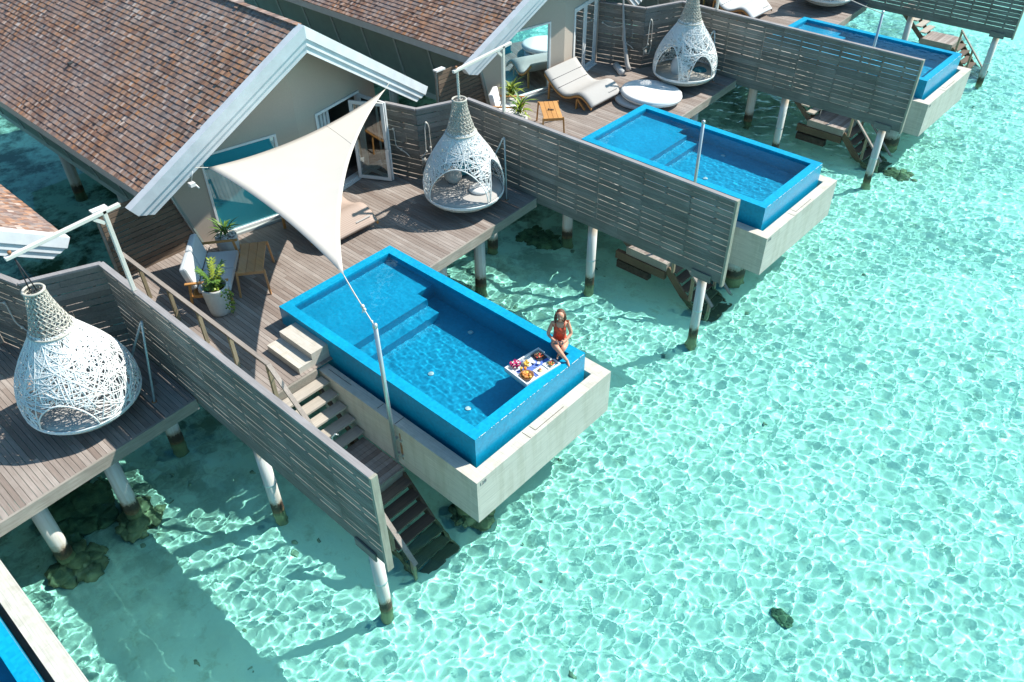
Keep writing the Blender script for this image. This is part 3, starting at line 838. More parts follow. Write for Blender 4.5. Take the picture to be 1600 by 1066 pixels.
def pillow(V, dx, dy, z, r, sc_, m, label, nm='pillow', tilt=0):
    ox, oy = OFF[V]
    b = MB().ball((0, 0, 0), r, 18, 12, sc=sc_)
    b.xform(Matrix.Rotation(tilt, 4, 'Y'))
    b.v = [(x+AX+ox+dx, y+AY+oy+dy, zz+z) for x, y, zz in b.v]
    tag(b.build(nm, m, None, (AX+ox+dx, AY+oy+dy, z)), label, 'pillow')
camdir = lambda V: math.atan2(-6.428-(AY+OFF[V][1]), 12.404-(AX+OFF[V][0]))
cB, cA, cC = camdir('B'), camdir('A'), camdir('C')
pod('B', 'white woven swing pod with grey cushion beside the cream sail', [(cB-.20, .80, .66, 1.60, 2.2), (cB+1.12, .44, .72, 1.62, 1.8)], True)
pod('A', 'large white woven swing pod at the left edge of the photo', [(cA-.48, .50, .70, 1.25, 1.8), (cA+2.6, .7, .66, 1.4, 2)], True)
pod('C', 'white woven swing pod with two side openings above the daybed', [(cC-.62, .50, .66, 1.62, 2.0), (cC+.60, .44, .66, 1.42, 2.0)], False)
pod('D', 'woven swing pod cut off by the top edge of the photo', [(cC+1.2, .6, .66, 1.4, 2)], True)
f_ = Vector((math.cos(cB), math.sin(cB))); r_ = Vector((-f_.y, f_.x))   # r_ points to the image right
def off(a, c): return (f_.x*a+r_.x*c, f_.y*a+r_.y*c)
pillow('B', *off(-.22, -.26), .95, .25, (.95, .85, .85), 'cushion_grey', 'round grey pillow inside the swing pod by the sail')
pillow('B', *off(.25, .38), .80, .27, (1.0, 1.0, .32), 'cushion_white', 'flat white pillow lying in the swing pod by the sail')
pillow('B', *off(-.55, .05), .98, .26, (.6, 1.2, .8), 'cushion_teal', 'teal pillow at the back of the swing pod by the sail')
pillow('C', *off(.15, -.30), .86, .26, (.72, .72, 1.25), 'cushion_light', 'pale egg-shaped pillow standing in the upper swing pod')
pillow('C', *off(.0, .50), .62, .24, (1.0, 1.0, .55), 'cushion_teal', 'teal pillow in the right opening of the upper swing pod')

# --- gallows that carry the pods
def gallows(V, label, cord):
    ox, oy = OFF[V]
    T = Thing('timber_gallows', label, 'gallows', (-.46+ox, 7.34+oy, 2.2), 'whitewashed swing frames')
    px, py = -.46+ox, 7.34+oy
    b = MB().beam((px, py, 2.20), (px, py, 3.84), .07, .07, up=(1, 0, 0)); T.part('post', b, 'beamwhite', bevel=.008)
    b = MB().beam((px, py+.28, 3.825), (px, 5.70+oy, 3.70), .07, .065); T.part('beam', b, 'beamwhite', bevel=.008)
    b = MB().beam((px, py-.05, 3.62), (px, py-.2, 3.76), .05, .06); T.part('brace', b, 'beamwhite')
    b = MB().lathe([(.03, 3.76), (.03, 3.80)], 10, (px, 5.80+oy, 0)); T.part('bolt', b, 'rust')
    t = Thing('swing_rope', 'black twin cord holding the leftmost swing pod' if cord == 'cord' else f'white twisted rope holding the swing pod {"beside the cream sail" if V == "B" else "above the daybed"}', 'rope', (px, 5.86+oy, 3))
    a = Vector((px, 5.83+oy, 3.66)); c = Vector((AX+ox, AY+oy, 2.98))
    b = MB()
    if cord == 'cord':
        for s in (-.04, .04): b.tube([a, c+Vector((s, s, 0))], .011, 5)
    else:
        for k in range(3):
            b.tube([a.lerp(c, i/24)+Vector((.018*math.cos(i*.9+k*2.1), .018*math.sin(i*.9+k*2.1), 0)) for i in range(25)], .015, 5)
    for k in range(4):
        th = k*1.571; b.tube([c, Vector((AX+ox+.155*math.cos(th), AY+oy+.155*math.sin(th), 2.96))], .009, 4)
    t.part('cord', b, cord)
gallows('A', 'whitewashed timber gallows over the leftmost swing pod', 'cord')
gallows('B', 'whitewashed timber gallows standing behind the middle fence, over the pod by the sail', 'rope')
gallows('C', 'whitewashed timber post and beam over the upper swing pod, cut by the photo edge', 'rope')

# --- bent steel rail at the deck corner
T = Thing('bent_steel_pipe', 'bent steel pipe standing on the deck corner behind the middle swing pod', 'pipe rail', (.1, 6.78, .2), 'bent steel pipes')
T.part('pipe', MB().tube([(.10, 6.78, .2), (-.33, 7.20, 1.52), (-.36, 7.23, 1.575), (-.40, 7.25, 1.575), (-.42, 7.22, 1.53), (-.80, 6.66, .2)], .022, 8), 'steelblue')
T.part('foot_plate', MB().lathe([(.05, .2), (.05, .212)], 12, (.10, 6.78, 0)), 'rust')
spread(T.o, {'A': 'bent steel pipe on the deck corner right of the leftmost swing pod', 'C': 'bent steel pipe on the deck corner right of the upper swing pod'})

# --- sail poles on the plinths
T = Thing('sail_pole', 'tall steel pole on the near pool plinth that ties down the cream sail', 'pole', (3.87, -.42, -.8), 'steel sail poles')
T.part('pole', MB().tube([(3.88, -.42, -.80), (3.85, -.43, 2.44)], .038, 12), 'steel')
T.part('bracket', MB().box((3.84, -.42, -.62), (3.92, -.344, -.60)).box((3.98, -.38, -.63), (4.02, -.344, -.59)).box((3.84, -.42, -.22), (3.92, -.344, -.20)).box((3.98, -.38, -.23), (4.02, -.344, -.19)), 'steel')
T.part('pulley', MB().lathe([(.03, 2.40), (.045, 2.44), (.045, 2.49), (.02, 2.51)], 10, (3.85, -.43, 0)), 'steel')
T.part('rust_streak', MB().box((3.955, -.3465, -.75), (3.985, -.3435, -.05)).box((3.94, -.3467, -.6), (4.0, -.3436, -.35)), 'rust')
spread(T.o, {'C': 'steel pole rising behind the middle fence in front of the empty pool', 'D': 'steel pole at the top right pool with a white line tied to it'})
T = Thing('tie_line', 'white line tied from the top right steel pole across to the upper deck', 'rope', (3.85, 19.6, 2.4))
T.part('line', MB().tube([Vector((3.83, 19.59, 2.42)).lerp(Vector((-1.2, 21.2, 3.4)), i/12)-Vector((0, 0, .25*math.sin(math.pi*i/12))) for i in range(13)], .013, 5), 'rope')

# --- shade sail
c1, c2, c3 = Vector((-3.02, .74, 2.44)), Vector((-2.95, 5.72, 2.62)), Vector((2.36, .12, 2.48))
T = Thing('shade_sail', 'cream triangular shade sail stretched over the deck', 'sail', (-1.2, 2.2, 2.5))
n_ = 26; vs = []; idx = {}
cen = (c1+c2+c3)/3
for i in range(n_+1):
    for j in range(n_+1-i):
        a, b_, c_ = 1-(i+j)/n_, i/n_, j/n_
        p = c1*a+c2*b_+c3*c_
        def pull(t, s, amt, opp):  # concave edges
            return (opp-(c1+c2+c3-opp)/2).normalized()*amt*4*t*s
        e12 = 4*a*b_/((a+b_)**2+1e-9) if a+b_ > 0 else 0
        e13 = 4*a*c_/((a+c_)**2+1e-9) if a+c_ > 0 else 0
        e23 = 4*b_*c_/((b_+c_)**2+1e-9) if b_+c_ > 0 else 0
        p = p + (c3-(c1+c2)/2).normalized()*.52*e12*(1-c_)**2.2 + (c2-(c1+c3)/2).normalized()*.20*e13*(1-b_)**2.2 + (c1-(c2+c3)/2).normalized()*.44*e23*(1-a)**2.2
        p.z -= .03*27*a*b_*c_
        idx[(i, j)] = len(vs); vs.append(p)
fs = []
for i in range(n_):
    for j in range(n_-i):
        fs.append((idx[i, j], idx[i+1, j], idx[i, j+1]))
        if j < n_-i-1: fs.append((idx[i+1, j], idx[i+1, j+1], idx[i, j+1]))
b = MB().add(vs, fs, .5, 0, True); so_ = T.part('cloth', b, 'sail')
sd = so_.modifiers.new('t', 'SOLIDIFY'); sd.thickness = .004
b = MB()
for e in ([idx[i, 0] for i in range(n_+1)], [idx[0, j] for j in range(n_+1)], [idx[i, n_-i] for i in range(n_+1)]): b.tube([vs[k] for k in e], .0035, 4)
T.part('hem', b, 'sail')
b = MB().tube([vs[idx[int(n_*.62), k]]+Vector((0, 0, .006)) for k in range(int(n_*.38)+1)], .005, 4); T.part('seam', b, 'cushion_grey')
def rope_line(b, p0, p1, r, sag=.0, n=14):
    p0, p1 = Vector(p0), Vector(p1); b.tube([p0.lerp(p1, i/n)-Vector((0, 0, sag*math.sin(math.pi*i/n))) for i in range(n+1)], r, 5)
b = MB(); rope_line(b, c1, (-3.12, .50, 2.50), .008)
rope_line(b, c2, (-3.02, 5.92, 2.70), .008)
top = Vector((3.85, -.43, 2.44)); rope_line(b, c3, top, .010, .02)
k1 = c3.lerp(top, .62); b.ball(k1, .035, 8, 6); b.ball(c3.lerp(top, .68), .03, 8, 6); b.ball(c3.lerp(top, .9), .022, 8, 6)
for s in range(3): rope_line(b, k1, k1+Vector((.06*s-.1, .04, -.22+.04*s)), .007, .02, 5)
rope_line(b, c3, k1, .008, .05)
T.part('rope', b, 'rope')
b = MB().box((-3.20, .28, 2.12), (-3.08, .40, 2.20)).tube([(-3.14, .34, 2.2), (-3.1, .42, 2.46)], .006, 5).tube([(-3.12, .40, 2.14), (-3.06, .44, 2.05)], .02, 6)
T.part('cleat', b, 'white')
T = Thing('furled_sail', 'grey furled cloth hanging from the gable to the daybed deck', 'furled sail', (-2.3, 15.4, .2))
ox, oy = OFF['C']
b = MB(); pts = [Vector((-3.08, 5.88, 2.75)), Vector((-2.95, 5.80, 2.0)), Vector((-2.75, 5.68, 1.2)), Vector((-2.42, 5.46, .55)), Vector((-2.2, 5.36, .27))]
q = []
for i in range(len(pts)-1):
    for t in (0, .33, .66): q.append(pts[i].lerp(pts[i+1], t)+Vector((ox, oy, 0)))
b.tube(q, [.012+.075*(i/11)**.8 for i in range(12)], 8)
T.part('cloth', b, 'cushion_grey')
b = MB().tube([(-2.95+ox, 5.60+oy, .30), (-2.40+ox, 5.20+oy, .30)], .11, 12); T.part('bag_roll', b, 'cushion_light')

# --- looped ropes on the fences
T = Thing('looped_rope', 'white rope looped on the fence behind the open glass door', 'rope', (-2.6, 6.1, 1.2), 'looped white ropes on the fences')
def fy(x): return 5.64+(x+3.80)*.2745-.045
b = MB()
def RP(pts, r=.014): b.tube(pts, r, 6)
s1 = [(-3.75, 1.42), (-3.55, 1.33), (-3.38, 1.32), (-3.2, 1.36), (-3.10, 1.40), (-3.06, 1.34), (-3.05, .98), (-3.0, .90), (-2.9, .87), (-2.75, .80), (-2.66, .72)]
s1 = [(x+.12, z+.12) for x, z in s1]
RP([(x, fy(x), z) for x, z in s1])
def sg(t): return (-2.27+.52*t+.035, 6.06+1.295*t-.02)   # second facet
s2 = [(.0, .72), (.08, .78), (.12, .86), (.13, 1.5), (.15, 1.62), (.19, 1.62), (.21, 1.5), (.22, .95), (.22, .7), (.18, .55), (.12, .56), (.04, .68)]
s2 = [(t, z+.15) for t, z in s2]
RP([(*sg(t), z) for t, z in s2])
for x, z in ((-3.63, 1.54), (-2.96, 1.52), (-2.78, .99)): b.ball((x, fy(x), z), .035, 8, 6)
for t, z in ((.16, 1.79), (.21, 1.1), (.13, 1.01)): b.ball((*sg(t), z), .034, 8, 6)
for k in range(4): RP([(*sg(.03+.02*k), .85), (sg(.05)[0]+.02*k, sg(.05)[1]-.02+.03*k, .73), (*sg(.02+.03*k), .57+.03*k)], .009)
T.part('strand', b, 'rope')
spread(T.o, {'C': 'white rope looped on the fence behind the daybed', 'A': 'white rope looped on the fence behind the leftmost swing pod'})

# ------------------------------------------------------------------ furniture
def rotated(mb, c, ang):
    mb.xform(Matrix.Translation(Vector(c)) @ Matrix.Rotation(ang, 4, 'Z')); return mb
def rbox(b, lo, hi, rnd=None): return b.box(lo, hi, rnd)
def cush(lo, hi, tilt=0, piv=None):
    b = MB().box(lo, hi)
    if tilt:
        piv = Vector(piv); b.xform(Matrix.Translation(piv) @ Matrix.Rotation(tilt, 4, 'Y') @ Matrix.Translation(-piv))
    return b
def sofa(loc, ang, width, seats, label, name='garden_sofa', cat='sofa', cloth='cushion_light'):
    """local frame: +x is the way it faces, y across; seat height .42"""
    T = Thing(name, label, cat, (*loc, .2))
    def P_(nm, b, m, bevel=0, par=None): rotated(b, (*loc, .2), ang); return T.part(nm, b, m, par, bevel)
    w2 = width/2
    for s in (-1, 1):
        y = s*w2
        P_('armrest', MB().beam((-.46, y, .60), (.44, y, .63), .07, .035, rnd=.3), 'teak', .01)
        P_('leg', MB().beam((.34, y, .60), (.42, y, 0), .05, .04, up=(0, 1, 0)), 'teak')
        P_('leg', MB().beam((-.36, y, .58), (-.44, y, 0), .05, .04, up=(0, 1, 0)), 'teak')
        P_('side_rail', MB().beam((-.38, y, .27), (.37, y, .27), .035, .05), 'teak')
    P_('seat_frame', MB().box((-.38, -w2, .24), (-.33, w2, .29)).box((.33, -w2, .24), (.38, w2, .29)).box((-.33, -w2+.05, .25), (.33, w2-.05, .27)), 'teak')
    sw_ = (width-.12)/seats
    for k in range(seats):
        y0_ = -w2+.06+k*sw_
        P_('seat_cushion', cush((-.26, y0_+.01, .275), (.42, y0_+sw_-.01, .42)), cloth, .035)
        P_('back_cushion', cush((-.40, y0_+.01, .40), (-.24, y0_+sw_-.01, .95), -.22, (-.3, 0, .4)), cloth, .045)
    return T
sofa((-2.22, -.12), R(50), 1.55, 2, 'teak two-seat sofa with pale grey cushions behind the palm pot')
ox, oy = OFF['C']
sofa((-2.92+ox, .20+oy), R(32), .80, 1, 'teak armchair with white cushions next to the orange side table', 'garden_armchair', 'armchair', 'cushion_white')

def slat_table(loc, ang, label, m, nb, lenx=1.16, widy=.54, h=.61, tilt=True):
    T = Thing('side_table', label, 'table', (*loc, .2))
    def P_(nm, b, mm, bevel=0): rotated(b, (*loc, .2), ang); return T.part(nm, b, mm, None, bevel)
    wb_ = lenx/nb if False else widy/nb
    b = MB()
    for k in range(nb): b.box((-lenx/2, -widy/2+k*wb_+.004, h-.03), (lenx/2, -widy/2+(k+1)*wb_-.004, h))
    P_('table_top', b, m, .004)
    for sx in (-1, 1):
        for sy in (-1, 1):
            P_('leg', MB().beam((sx*(lenx/2-.03), sy*(widy/2+.015), h+.01), (sx*(lenx/2+.04), sy*(widy/2+.05), 0), .045, .045, up=(1, 0, 0)), m, .008)
        P_('end_rail', MB().beam((sx*(lenx/2-.03), -widy/2, h-.06), (sx*(lenx/2-.03), widy/2, h-.06), .03, .05), m)
    return T
slat_table((-1.73, .56), R(142), 'weathered teak table with three broad boards in front of the sofa', 'teak_old', 3)
slat_table((-1.62+ox, .62+oy), R(138), 'bright orange teak table with slatted top on the daybed deck', 'teak', 4)
T = Thing('sunglasses', 'small pair of dark sunglasses on the orange teak table', 'sunglasses', (-1.6+ox, .6+oy, .812))
T.part('frame', MB().tube([(-1.68+ox, .60+oy, .83), (-1.60+ox, .56+oy, .84), (-1.52+ox, .64+oy, .83)], .014, 6).ball((-1.64+ox, .56+oy, .84), .03, 8, 6, sc=(1, 1, .5)).ball((-1.56+ox, .60+oy, .84), .03, 8, 6, sc=(1, 1, .5)), 'cord')

def chaise(V, dx, label, cloth, group='wave-shaped chaise loungers'):
    ox, oy = OFF[V]
    T = Thing('chaise_lounger', label, 'lounger', (-2.25+dx+ox, 3.0+oy, .2), group)
    X0 = dx+ox
    cp = [(-3.22, .98), (-2.98, .76), (-2.72, .56), (-2.45, .46), (-2.2, .50), (-1.98, .60), (-1.78, .63), (-1.58, .54), (-1.36, .36)]
    def cr(t):
        n = len(cp)-1; k = min(n-1, int(t*n)); f = t*n-k; P0, P1, P2, P3 = cp[max(0, k-1)], cp[k], cp[k+1], cp[min(n, k+2)]
        return tuple(.5*((2*b_)+(-a+c)*f+(2*a-5*b_+4*c-d)*f*f+(-a+3*b_-3*c+d)*f**3) for a, b_, c, d in zip(P0, P1, P2, P3))
    pts = [cr(i/40) for i in range(41)]
    y0_, y1_ = 2.22+oy, 3.76+oy
    def slab(mb, y0, y1, zt, zb, rnd=None, bulge=0):
        vs = []; m_ = 8
        for x, z in pts:
            for j in range(m_+1):
                t = j/m_; e = bulge*(1-(2*t-1)**6); vs.append((x+X0, y0+(y1-y0)*t, z+zt-bulge+e))
        nt_ = len(vs)
        for x, z in pts:
            for j in range(m_+1): vs.append((x+X0, y0+(y1-y0)*j/m_, z+zb))
        fs = []; k = m_+1
        for i in range(len(pts)-1):
            for j in range(m_):
                fs.append((i*k+j, (i+1)*k+j, (i+1)*k+j+1, i*k+j+1)); a = nt_+i*k+j; fs.append((a+1, a+k+1, a+k, a))
            fs.append((i*k, nt_+i*k, nt_+(i+1)*k, (i+1)*k)); fs.append((i*k+m_, (i+1)*k+m_, nt_+(i+1)*k+m_, nt_+i*k+m_))
        fs.append(tuple([j for j in range(k)]+[nt_+j for j in range(k)][::-1])); e = (len(pts)-1)*k
        fs.append(tuple([e+j for j in range(k)][::-1]+[nt_+e+j for j in range(k)]))
        mb.add(vs, fs, rnd, 0, True); return mb
    cu_ = T.part('cushion', slab(MB(), y0_, y1_, .085, .02, bulge=.02), cloth)
    b = MB()
    for fr in (.14, .26):
        x, z = cr(fr); b.tube([(x+X0, y0_+.05, z+.085), (x+X0, y1_-.05, z+.085)], .008, 5)
    T.part('seam', b, 'cord', cu_)
    x, z = cr(.93); q = MB().box((x+X0-.03, y1_-.55, z+.086), (x+X0+.03, y1_-.12, z+.094)); T.part('strap', q, 'cushion_grey', cu_)
    for y in (y0_-.02, y1_-.02):
        T.part('side_frame', slab(MB(), y, y+.05, .015, -.05, .3), 'teak')
    for y in (y0_+.01, y1_+.0):
        for (x, zt) in ((-3.02, .72), (-1.92, .50)):
            T.part('leg', MB().beam((x+X0, y, zt), (x+X0-.02, y, .2), .06, .04, up=(1, 0, 0), rnd=.4), 'teak')
    T.part('leg', MB().beam((-1.92+X0, y0_+.02, .52), (-1.62+X0, y0_+.02, .24), .05, .05, rnd=.4), 'teak')
    return T
M['stripe'] = None
def mat_stripe():
    m, nt, p = mat('pink_striped_fabric')
    wv_ = N(nt, 'ShaderNodeTexWave', wave_type='BANDS', bands_direction='X'); nt.links.new(texco(nt), wv_.inputs['Vector']); wv_.inputs['Scale'].default_value = 9
    nt.links.new(ramp(nt, wv_.outputs['Fac'], [(.3, (.40, .30, .245)), (.7, (.47, .365, .305))]), p.inputs['Base Color']); p.inputs['Roughness'].default_value = .9
    return m
M['stripe'] = mat_stripe()
chaise('C', 0, 'grey cushioned wave-shaped chaise on a teak frame beside the orange table', 'cushion_grey')
chaise('B', 0, 'pinkish cushioned lounger partly hidden behind the cream sail', 'stripe')
chaise('D', -.30, 'pale wave-shaped chaise at the top edge of the photo', 'cushion_light')

# daybed
T = Thing('round_daybed', 'round white daybed mattress lying on the deck below the upper swing pod', 'daybed', (-.66+ox, 4.2+oy, .2))
cx, cy = -.62+ox, 4.20+oy
T.part('lower_mattress', MB().lathe([(.80, .2), (.86, .23), (.86, .31), (.80, .335)], 48, (cx-.18, cy-.12, 0)), 'cushion_light')
b = MB().lathe([(.86, 0), (.93, .03), (.945, .10), (.93, .165), (.86, .19), (.4, .198), (.02, .2)], 56, (0, 0, 0))
b.xform(Matrix.Translation((cx+.05, cy, .34)) @ Matrix.Rotation(R(-3), 4, 'X') @ Matrix.Rotation(R(2), 4, 'Y'))
up_ = T.part('upper_mattress', b, 'cushion_white')
T.part('piping', MB().tube([(cx+.05+.945*math.cos(t/48*6.283), cy+.945*math.sin(t/48*6.283), .44-.05*math.sin(t/48*6.283)*0+.0-.0328*math.cos(t/48*6.283)-.0494*math.sin(t/48*6.283)) for t in range(48)], .011, 5, closed=True), 'cushion_light', up_)

# ------------------------------------------------------------------ plants
def blade(b, base, az, ln, lift, wdt, droop, mi=0, n=7, fold=.25):
    vs = []; p = Vector(base); el = lift; d2 = Vector((math.cos(az), math.sin(az), 0)); sd = Vector((-d2.y, d2.x, 0))
    for i in range(n+1):
        t = i/n; wd = wdt*(math.sin(math.pi*min(1, t*.9+.12))**.8)*(1-t**4)+.001
        vs += [p+sd*wd+Vector((0, 0, wd*fold)), p, p-sd*wd+Vector((0, 0, wd*fold))]
        p = p + (d2*math.cos(el)+Vector((0, 0, math.sin(el))))*(ln/n); el -= droop/n
    fs = []
    for i in range(n):
        a = i*3; fs += [(a, a+3, a+4, a+1), (a+1, a+4, a+5, a+2)]
    b.add(vs, fs, None, mi, True)
def frond(b, base, az, ln, lift, droop, mi):
    # arching rib with side leaflets
    p = Vector(base); el = lift; d2 = Vector((math.cos(az), math.sin(az), 0)); n = 11; pts = [p.copy()]
    for i in range(n):
        p = p + (d2*math.cos(el)+Vector((0, 0, math.sin(el))))*(ln/n); el -= droop/n; pts.append(p.copy())
    b.tube(pts, [.006*(1-i/13) for i in range(n+1)], 4, mi=mi)
    for i in range(3, n+1):
        for s in (-1, 1):
            blade(b, pts[i], az+s*random.uniform(.5, .8), ln*.34*(1.1-i/n*.5), el*.2+random.uniform(.15, .5), .017, .9, mi, 4, .1)
T = Thing('potted_palm', 'pale conical pot with a small yellow-green palm in front of the sofa', 'potted plant', (-1.30, -.64, .2))
T.part('pot', MB().lathe([(.15, .2), (.205, .24), (.225, .34), (.27, .86), (.275, .90), (.245, .90), (.235, .84), (.02, .835)], 32, (-1.30, -.64, 0)), 'pot')
T.part('soil', MB().lathe([(.236, .80), (.2, .845), (.02, .85)], 20, (-1.30, -.64, 0)), 'soil')
b = MB()
for k in range(11): frond(b, (-1.30, -.64, .85), k*.85+random.uniform(-.2, .2), random.uniform(.40, .62), random.uniform(1.15, 1.5), random.uniform(.5, 1.0), 0 if random.random() < .6 else 1)
b.tube([(-1.3, -.64, .83), (-1.3, -.64, 1.0)], .02, 6, mi=1)
T.part('palm_leaves', b, ['leafyellow', 'leaf'])
b = MB()
for k in range(150):
    a = random.random()*6.28; r = random.uniform(.02, .22); c_ = (-1.30+r*math.cos(a), -.64+r*math.sin(a), .86+random.uniform(0, .06))
    blade(b, c_, random.random()*6.28, random.uniform(.05, .09), random.uniform(.1, .9), .022, .6, random.choice((0, 0, 1)), 3)
for k in range(60):
    t = random.random(); a = .35+random.gauss(0, .2); r = .27+.05*random.random(); c_ = (-1.30+r*math.cos(a), -.64+r*math.sin(a), .90-.62*t)
    blade(b, c_, a+random.gauss(0, .8), random.uniform(.05, .08), random.uniform(-.5, .5), .022, .6, random.choice((0, 1)), 3)
T.part('creeper', b, ['leaf', 'leafyellow'])
T = Thing('potted_dracaena', 'round white pot of pebbles with a spiky green plant behind the sofa', 'potted plant', (-3.22, .80, .2))
T.part('pot', MB().lathe([(.18, .2), (.23, .24), (.25, .40), (.25, .60), (.235, .62), (.215, .61), (.21, .57), (.02, .565)], 28, (-3.22, .80, 0)), 'pot')
b = MB()
for k in range(34):
    a = random.random()*6.28; r = .2*math.sqrt(random.random()); b.ball((-3.22+r*math.cos(a), .80+r*math.sin(a), .60), random.uniform(.025, .045), 7, 5, sc=(1, 1, .7))
T.part('pebbles', b, 'pebble')
b = MB()
for k in range(30): blade(b, (-3.22+random.gauss(0, .02), .80+random.gauss(0, .02), .62+.006*k), k*2.4, random.uniform(.34, .52), random.uniform(.5, 1.35), .022, random.uniform(.7, 1.6))
T.part('leaves', b, 'leaf')
def bush(x, y, label, h=.62):
    T = Thing('potted_plant', label, 'potted plant', (x, y, .2))
    T.part('pot', MB().lathe([(.13, .2), (.18, .24), (.22, .2+h), (.20, .2+h), (.02, .17+h)], 24, (x, y, 0)), 'pot')
    b = MB()
    for k in range(38): blade(b, (x+random.gauss(0, .03), y+random.gauss(0, .03), .2+h+.008*k), k*2.4, random.uniform(.35, .6), random.uniform(.45, 1.35), .035, random.uniform(.6, 1.5), random.choice((0, 0, 1)))
    T.part('leaves', b, ['leafyellow', 'leaf'])
bush(-2.05+ox, -.22+oy, 'leafy yellow-green pot plant just behind the middle fence', .62)
bush(-3.25+ox, .72+oy, 'dark green pot plant by the corner of the big window, behind the armchair', .45)

# ------------------------------------------------------------------ floating breakfast tray
TC = Vector((5.095, 2.05, .61)); TA = math.atan2(.86, .10)
tc_, ts_ = math.cos(TA), math.sin(TA)
def TL(s, t, z=0):  # s: 0..1 from the left end, t: 0..1 from the pool side
    a = (s-.5)*.86; c_ = (t-.5)*.62; return Vector((TC.x+tc_*a+ts_*c_, TC.y+ts_*a-tc_*c_, TC.z+z))
def tbox(b, s0, s1, t0, t1, z0, z1, mi=0):
    v = [TL(s0, t0, z0), TL(s1, t0, z0), TL(s1, t1, z0), TL(s0, t1, z0), TL(s0, t0, z1), TL(s1, t0, z1), TL(s1, t1, z1), TL(s0, t1, z1)]
    b.add(v, [(0, 1, 2, 3), (7, 6, 5, 4), (0, 4, 5, 1), (1, 5, 6, 2), (2, 6, 7, 3), (3, 7, 4, 0)], None, mi)
T = Thing('floating_tray', 'white floating breakfast tray in the near pool beside the woman', 'tray', tuple(TC))
b = MB(); tbox(b, .035, .965, .05, .95, -.05, .012); T.part('tray_bed', b, 'white')
b = MB(); tbox(b, 0, .035, 0, 1, -.05, .07); tbox(b, .965, 1, 0, .3, -.05, .07); tbox(b, .965, 1, .3, .7, -.05, .035); tbox(b, .965, 1, .7, 1, -.05, .07); tbox(b, .035, .965, 0, .05, -.05, .068); tbox(b, .035, .965, .95, 1, -.05, .068)
T.part('tray_rim', b, 'white', bevel=.006)
M['blueclotha'] = plain('blue_cloth', (.10, .18, .55), .9, .1, 30)
b = MB(); tbox(b, .14, .95, .30, .64, .013, .016); tbox(b, .35, .5, .06, .94, .0165, .018); T2 = Thing('table_runner', 'blue cloth runner laid on the floating tray', 'cloth', tuple(TL(.5, .5, .013))); T2.part('cloth', b, 'blueclotha')
def small(nm, label, cat, s, t, parts, group=None):
    p = TL(s, t, .018); T_ = Thing(nm, label, cat, tuple(p), group)
    for n2, mb, mm in parts: T_.part(n2, mb, mm)
FO = dict(pas=(.55, .22, .04), org=(.72, .20, .02), fruit=(.62, .05, .04), dark=(.10, .05, .03), cream=(.75, .6, .35), green=(.15, .25, .04), yel=(.75, .45, .06))
for k, c_ in FO.items(): M[k] = plain('food_'+k, c_, .5, .35, 40)
M['slate'] = plain('black_slate', (.03, .03, .035), .5); M['glassware'] = plain('juice', (.80, .25, .03), .2); M['magenta'] = plain('magenta_petals', (.55, .01, .14), .6, .3, 20)
M['bowlwood'] = plain('wooden_bowl', (.30, .15, .07), .6)
def lumps(s, t, rs, n, r, mats_, seed=1, h=.02):
    rg = random.Random(seed); b = MB()
    for k in range(n):
        a = rg.random()*6.28; d = rs*math.sqrt(rg.random()); p = TL(s, t, h+.018+rg.random()*r)+Vector((d*math.cos(a), d*math.sin(a), 0))
        b.ball(p, r*rg.uniform(.7, 1.2), 7, 5, sc=(1, rg.uniform(.6, 1.3), .7), mi=rg.randrange(len(mats_)))
    return b
small('round_plate', 'white plate of pastries in the upper middle of the floating tray', 'plate', .47, .27, [('plate', MB().lathe([(.06, .018), (.10, .03), (.105, .034), (.02, .026)], 20, tuple(TL(.47, .27))), 'white'), ('food', lumps(.47, .27, .065, 12, .024, ['pas', 'yel'], 2), ['pas', 'yel'])])
b = MB(); tbox(b, .72, .96, .08, .46, .018, .03)
small('slate_board', 'dark slate board of fruit at the far end of the floating tray', 'board', .84, .27, [('board', b, 'slate'), ('food', lumps(.84, .27, .085, 26, .019, ['cream', 'dark', 'org', 'fruit'], 3, .03), ['cream', 'dark', 'org', 'fruit'])])
b = MB(); tbox(b, .71, .96, .60, .93, .018, .03)
small('square_plate', 'square white plate of fruit slices near the woman on the tray', 'plate', .84, .77, [('plate', b, 'white'), ('food', lumps(.84, .77, .07, 22, .021, ['fruit', 'yel', 'green', 'org'], 4, .03), ['fruit', 'yel', 'green', 'org'])])
b = MB(); tbox(b, .42, .67, .62, .93, .018, .03)
small('square_plate', 'square white plate with a single pancake at the tray edge', 'plate', .545, .775, [('plate', b, 'white'), ('pancake', MB().lathe([(.05, .03), (.052, .042), (.02, .046)], 16, tuple(TL(.545, .775))), 'cream'), ('food', lumps(.545, .775, .018, 5, .013, ['fruit', 'pas'], 5, .044), ['fruit', 'pas'])])
small('bread_basket', 'round basket of croissants at the near left corner of the tray', 'basket', .20, .70, [('bowl', MB().lathe([(.07, .018), (.12, .05), (.135, .08), (.125, .08), (.10, .05), (.02, .035)], 24, tuple(TL(.20, .70))), 'bowlwood'), ('croissants', lumps(.20, .70, .09, 16, .034, ['pas', 'org', 'yel'], 6, .05), ['pas', 'org', 'yel'])])
small('juice_glass', 'orange juice glass between the flowers and the basket', 'glass', .30, .47, [('glass', MB().lathe([(.025, .018), (.03, .10), (.026, .105)], 14, tuple(TL(.30, .47))), 'glassware')])
small('juice_glass', 'yellow juice glass beside the flowers on the tray', 'glass', .25, .38, [('glass', MB().lathe([(.022, .018), (.026, .09), (.022, .092)], 14, tuple(TL(.25, .38))), 'yel')])
small('coffee_cup', 'white cup in the middle of the blue runner', 'cup', .60, .40, [('cup', MB().lathe([(.02, .018), (.034, .06), (.028, .06), (.015, .05)], 16, tuple(TL(.60, .40))), 'white')], 'cups on the tray')
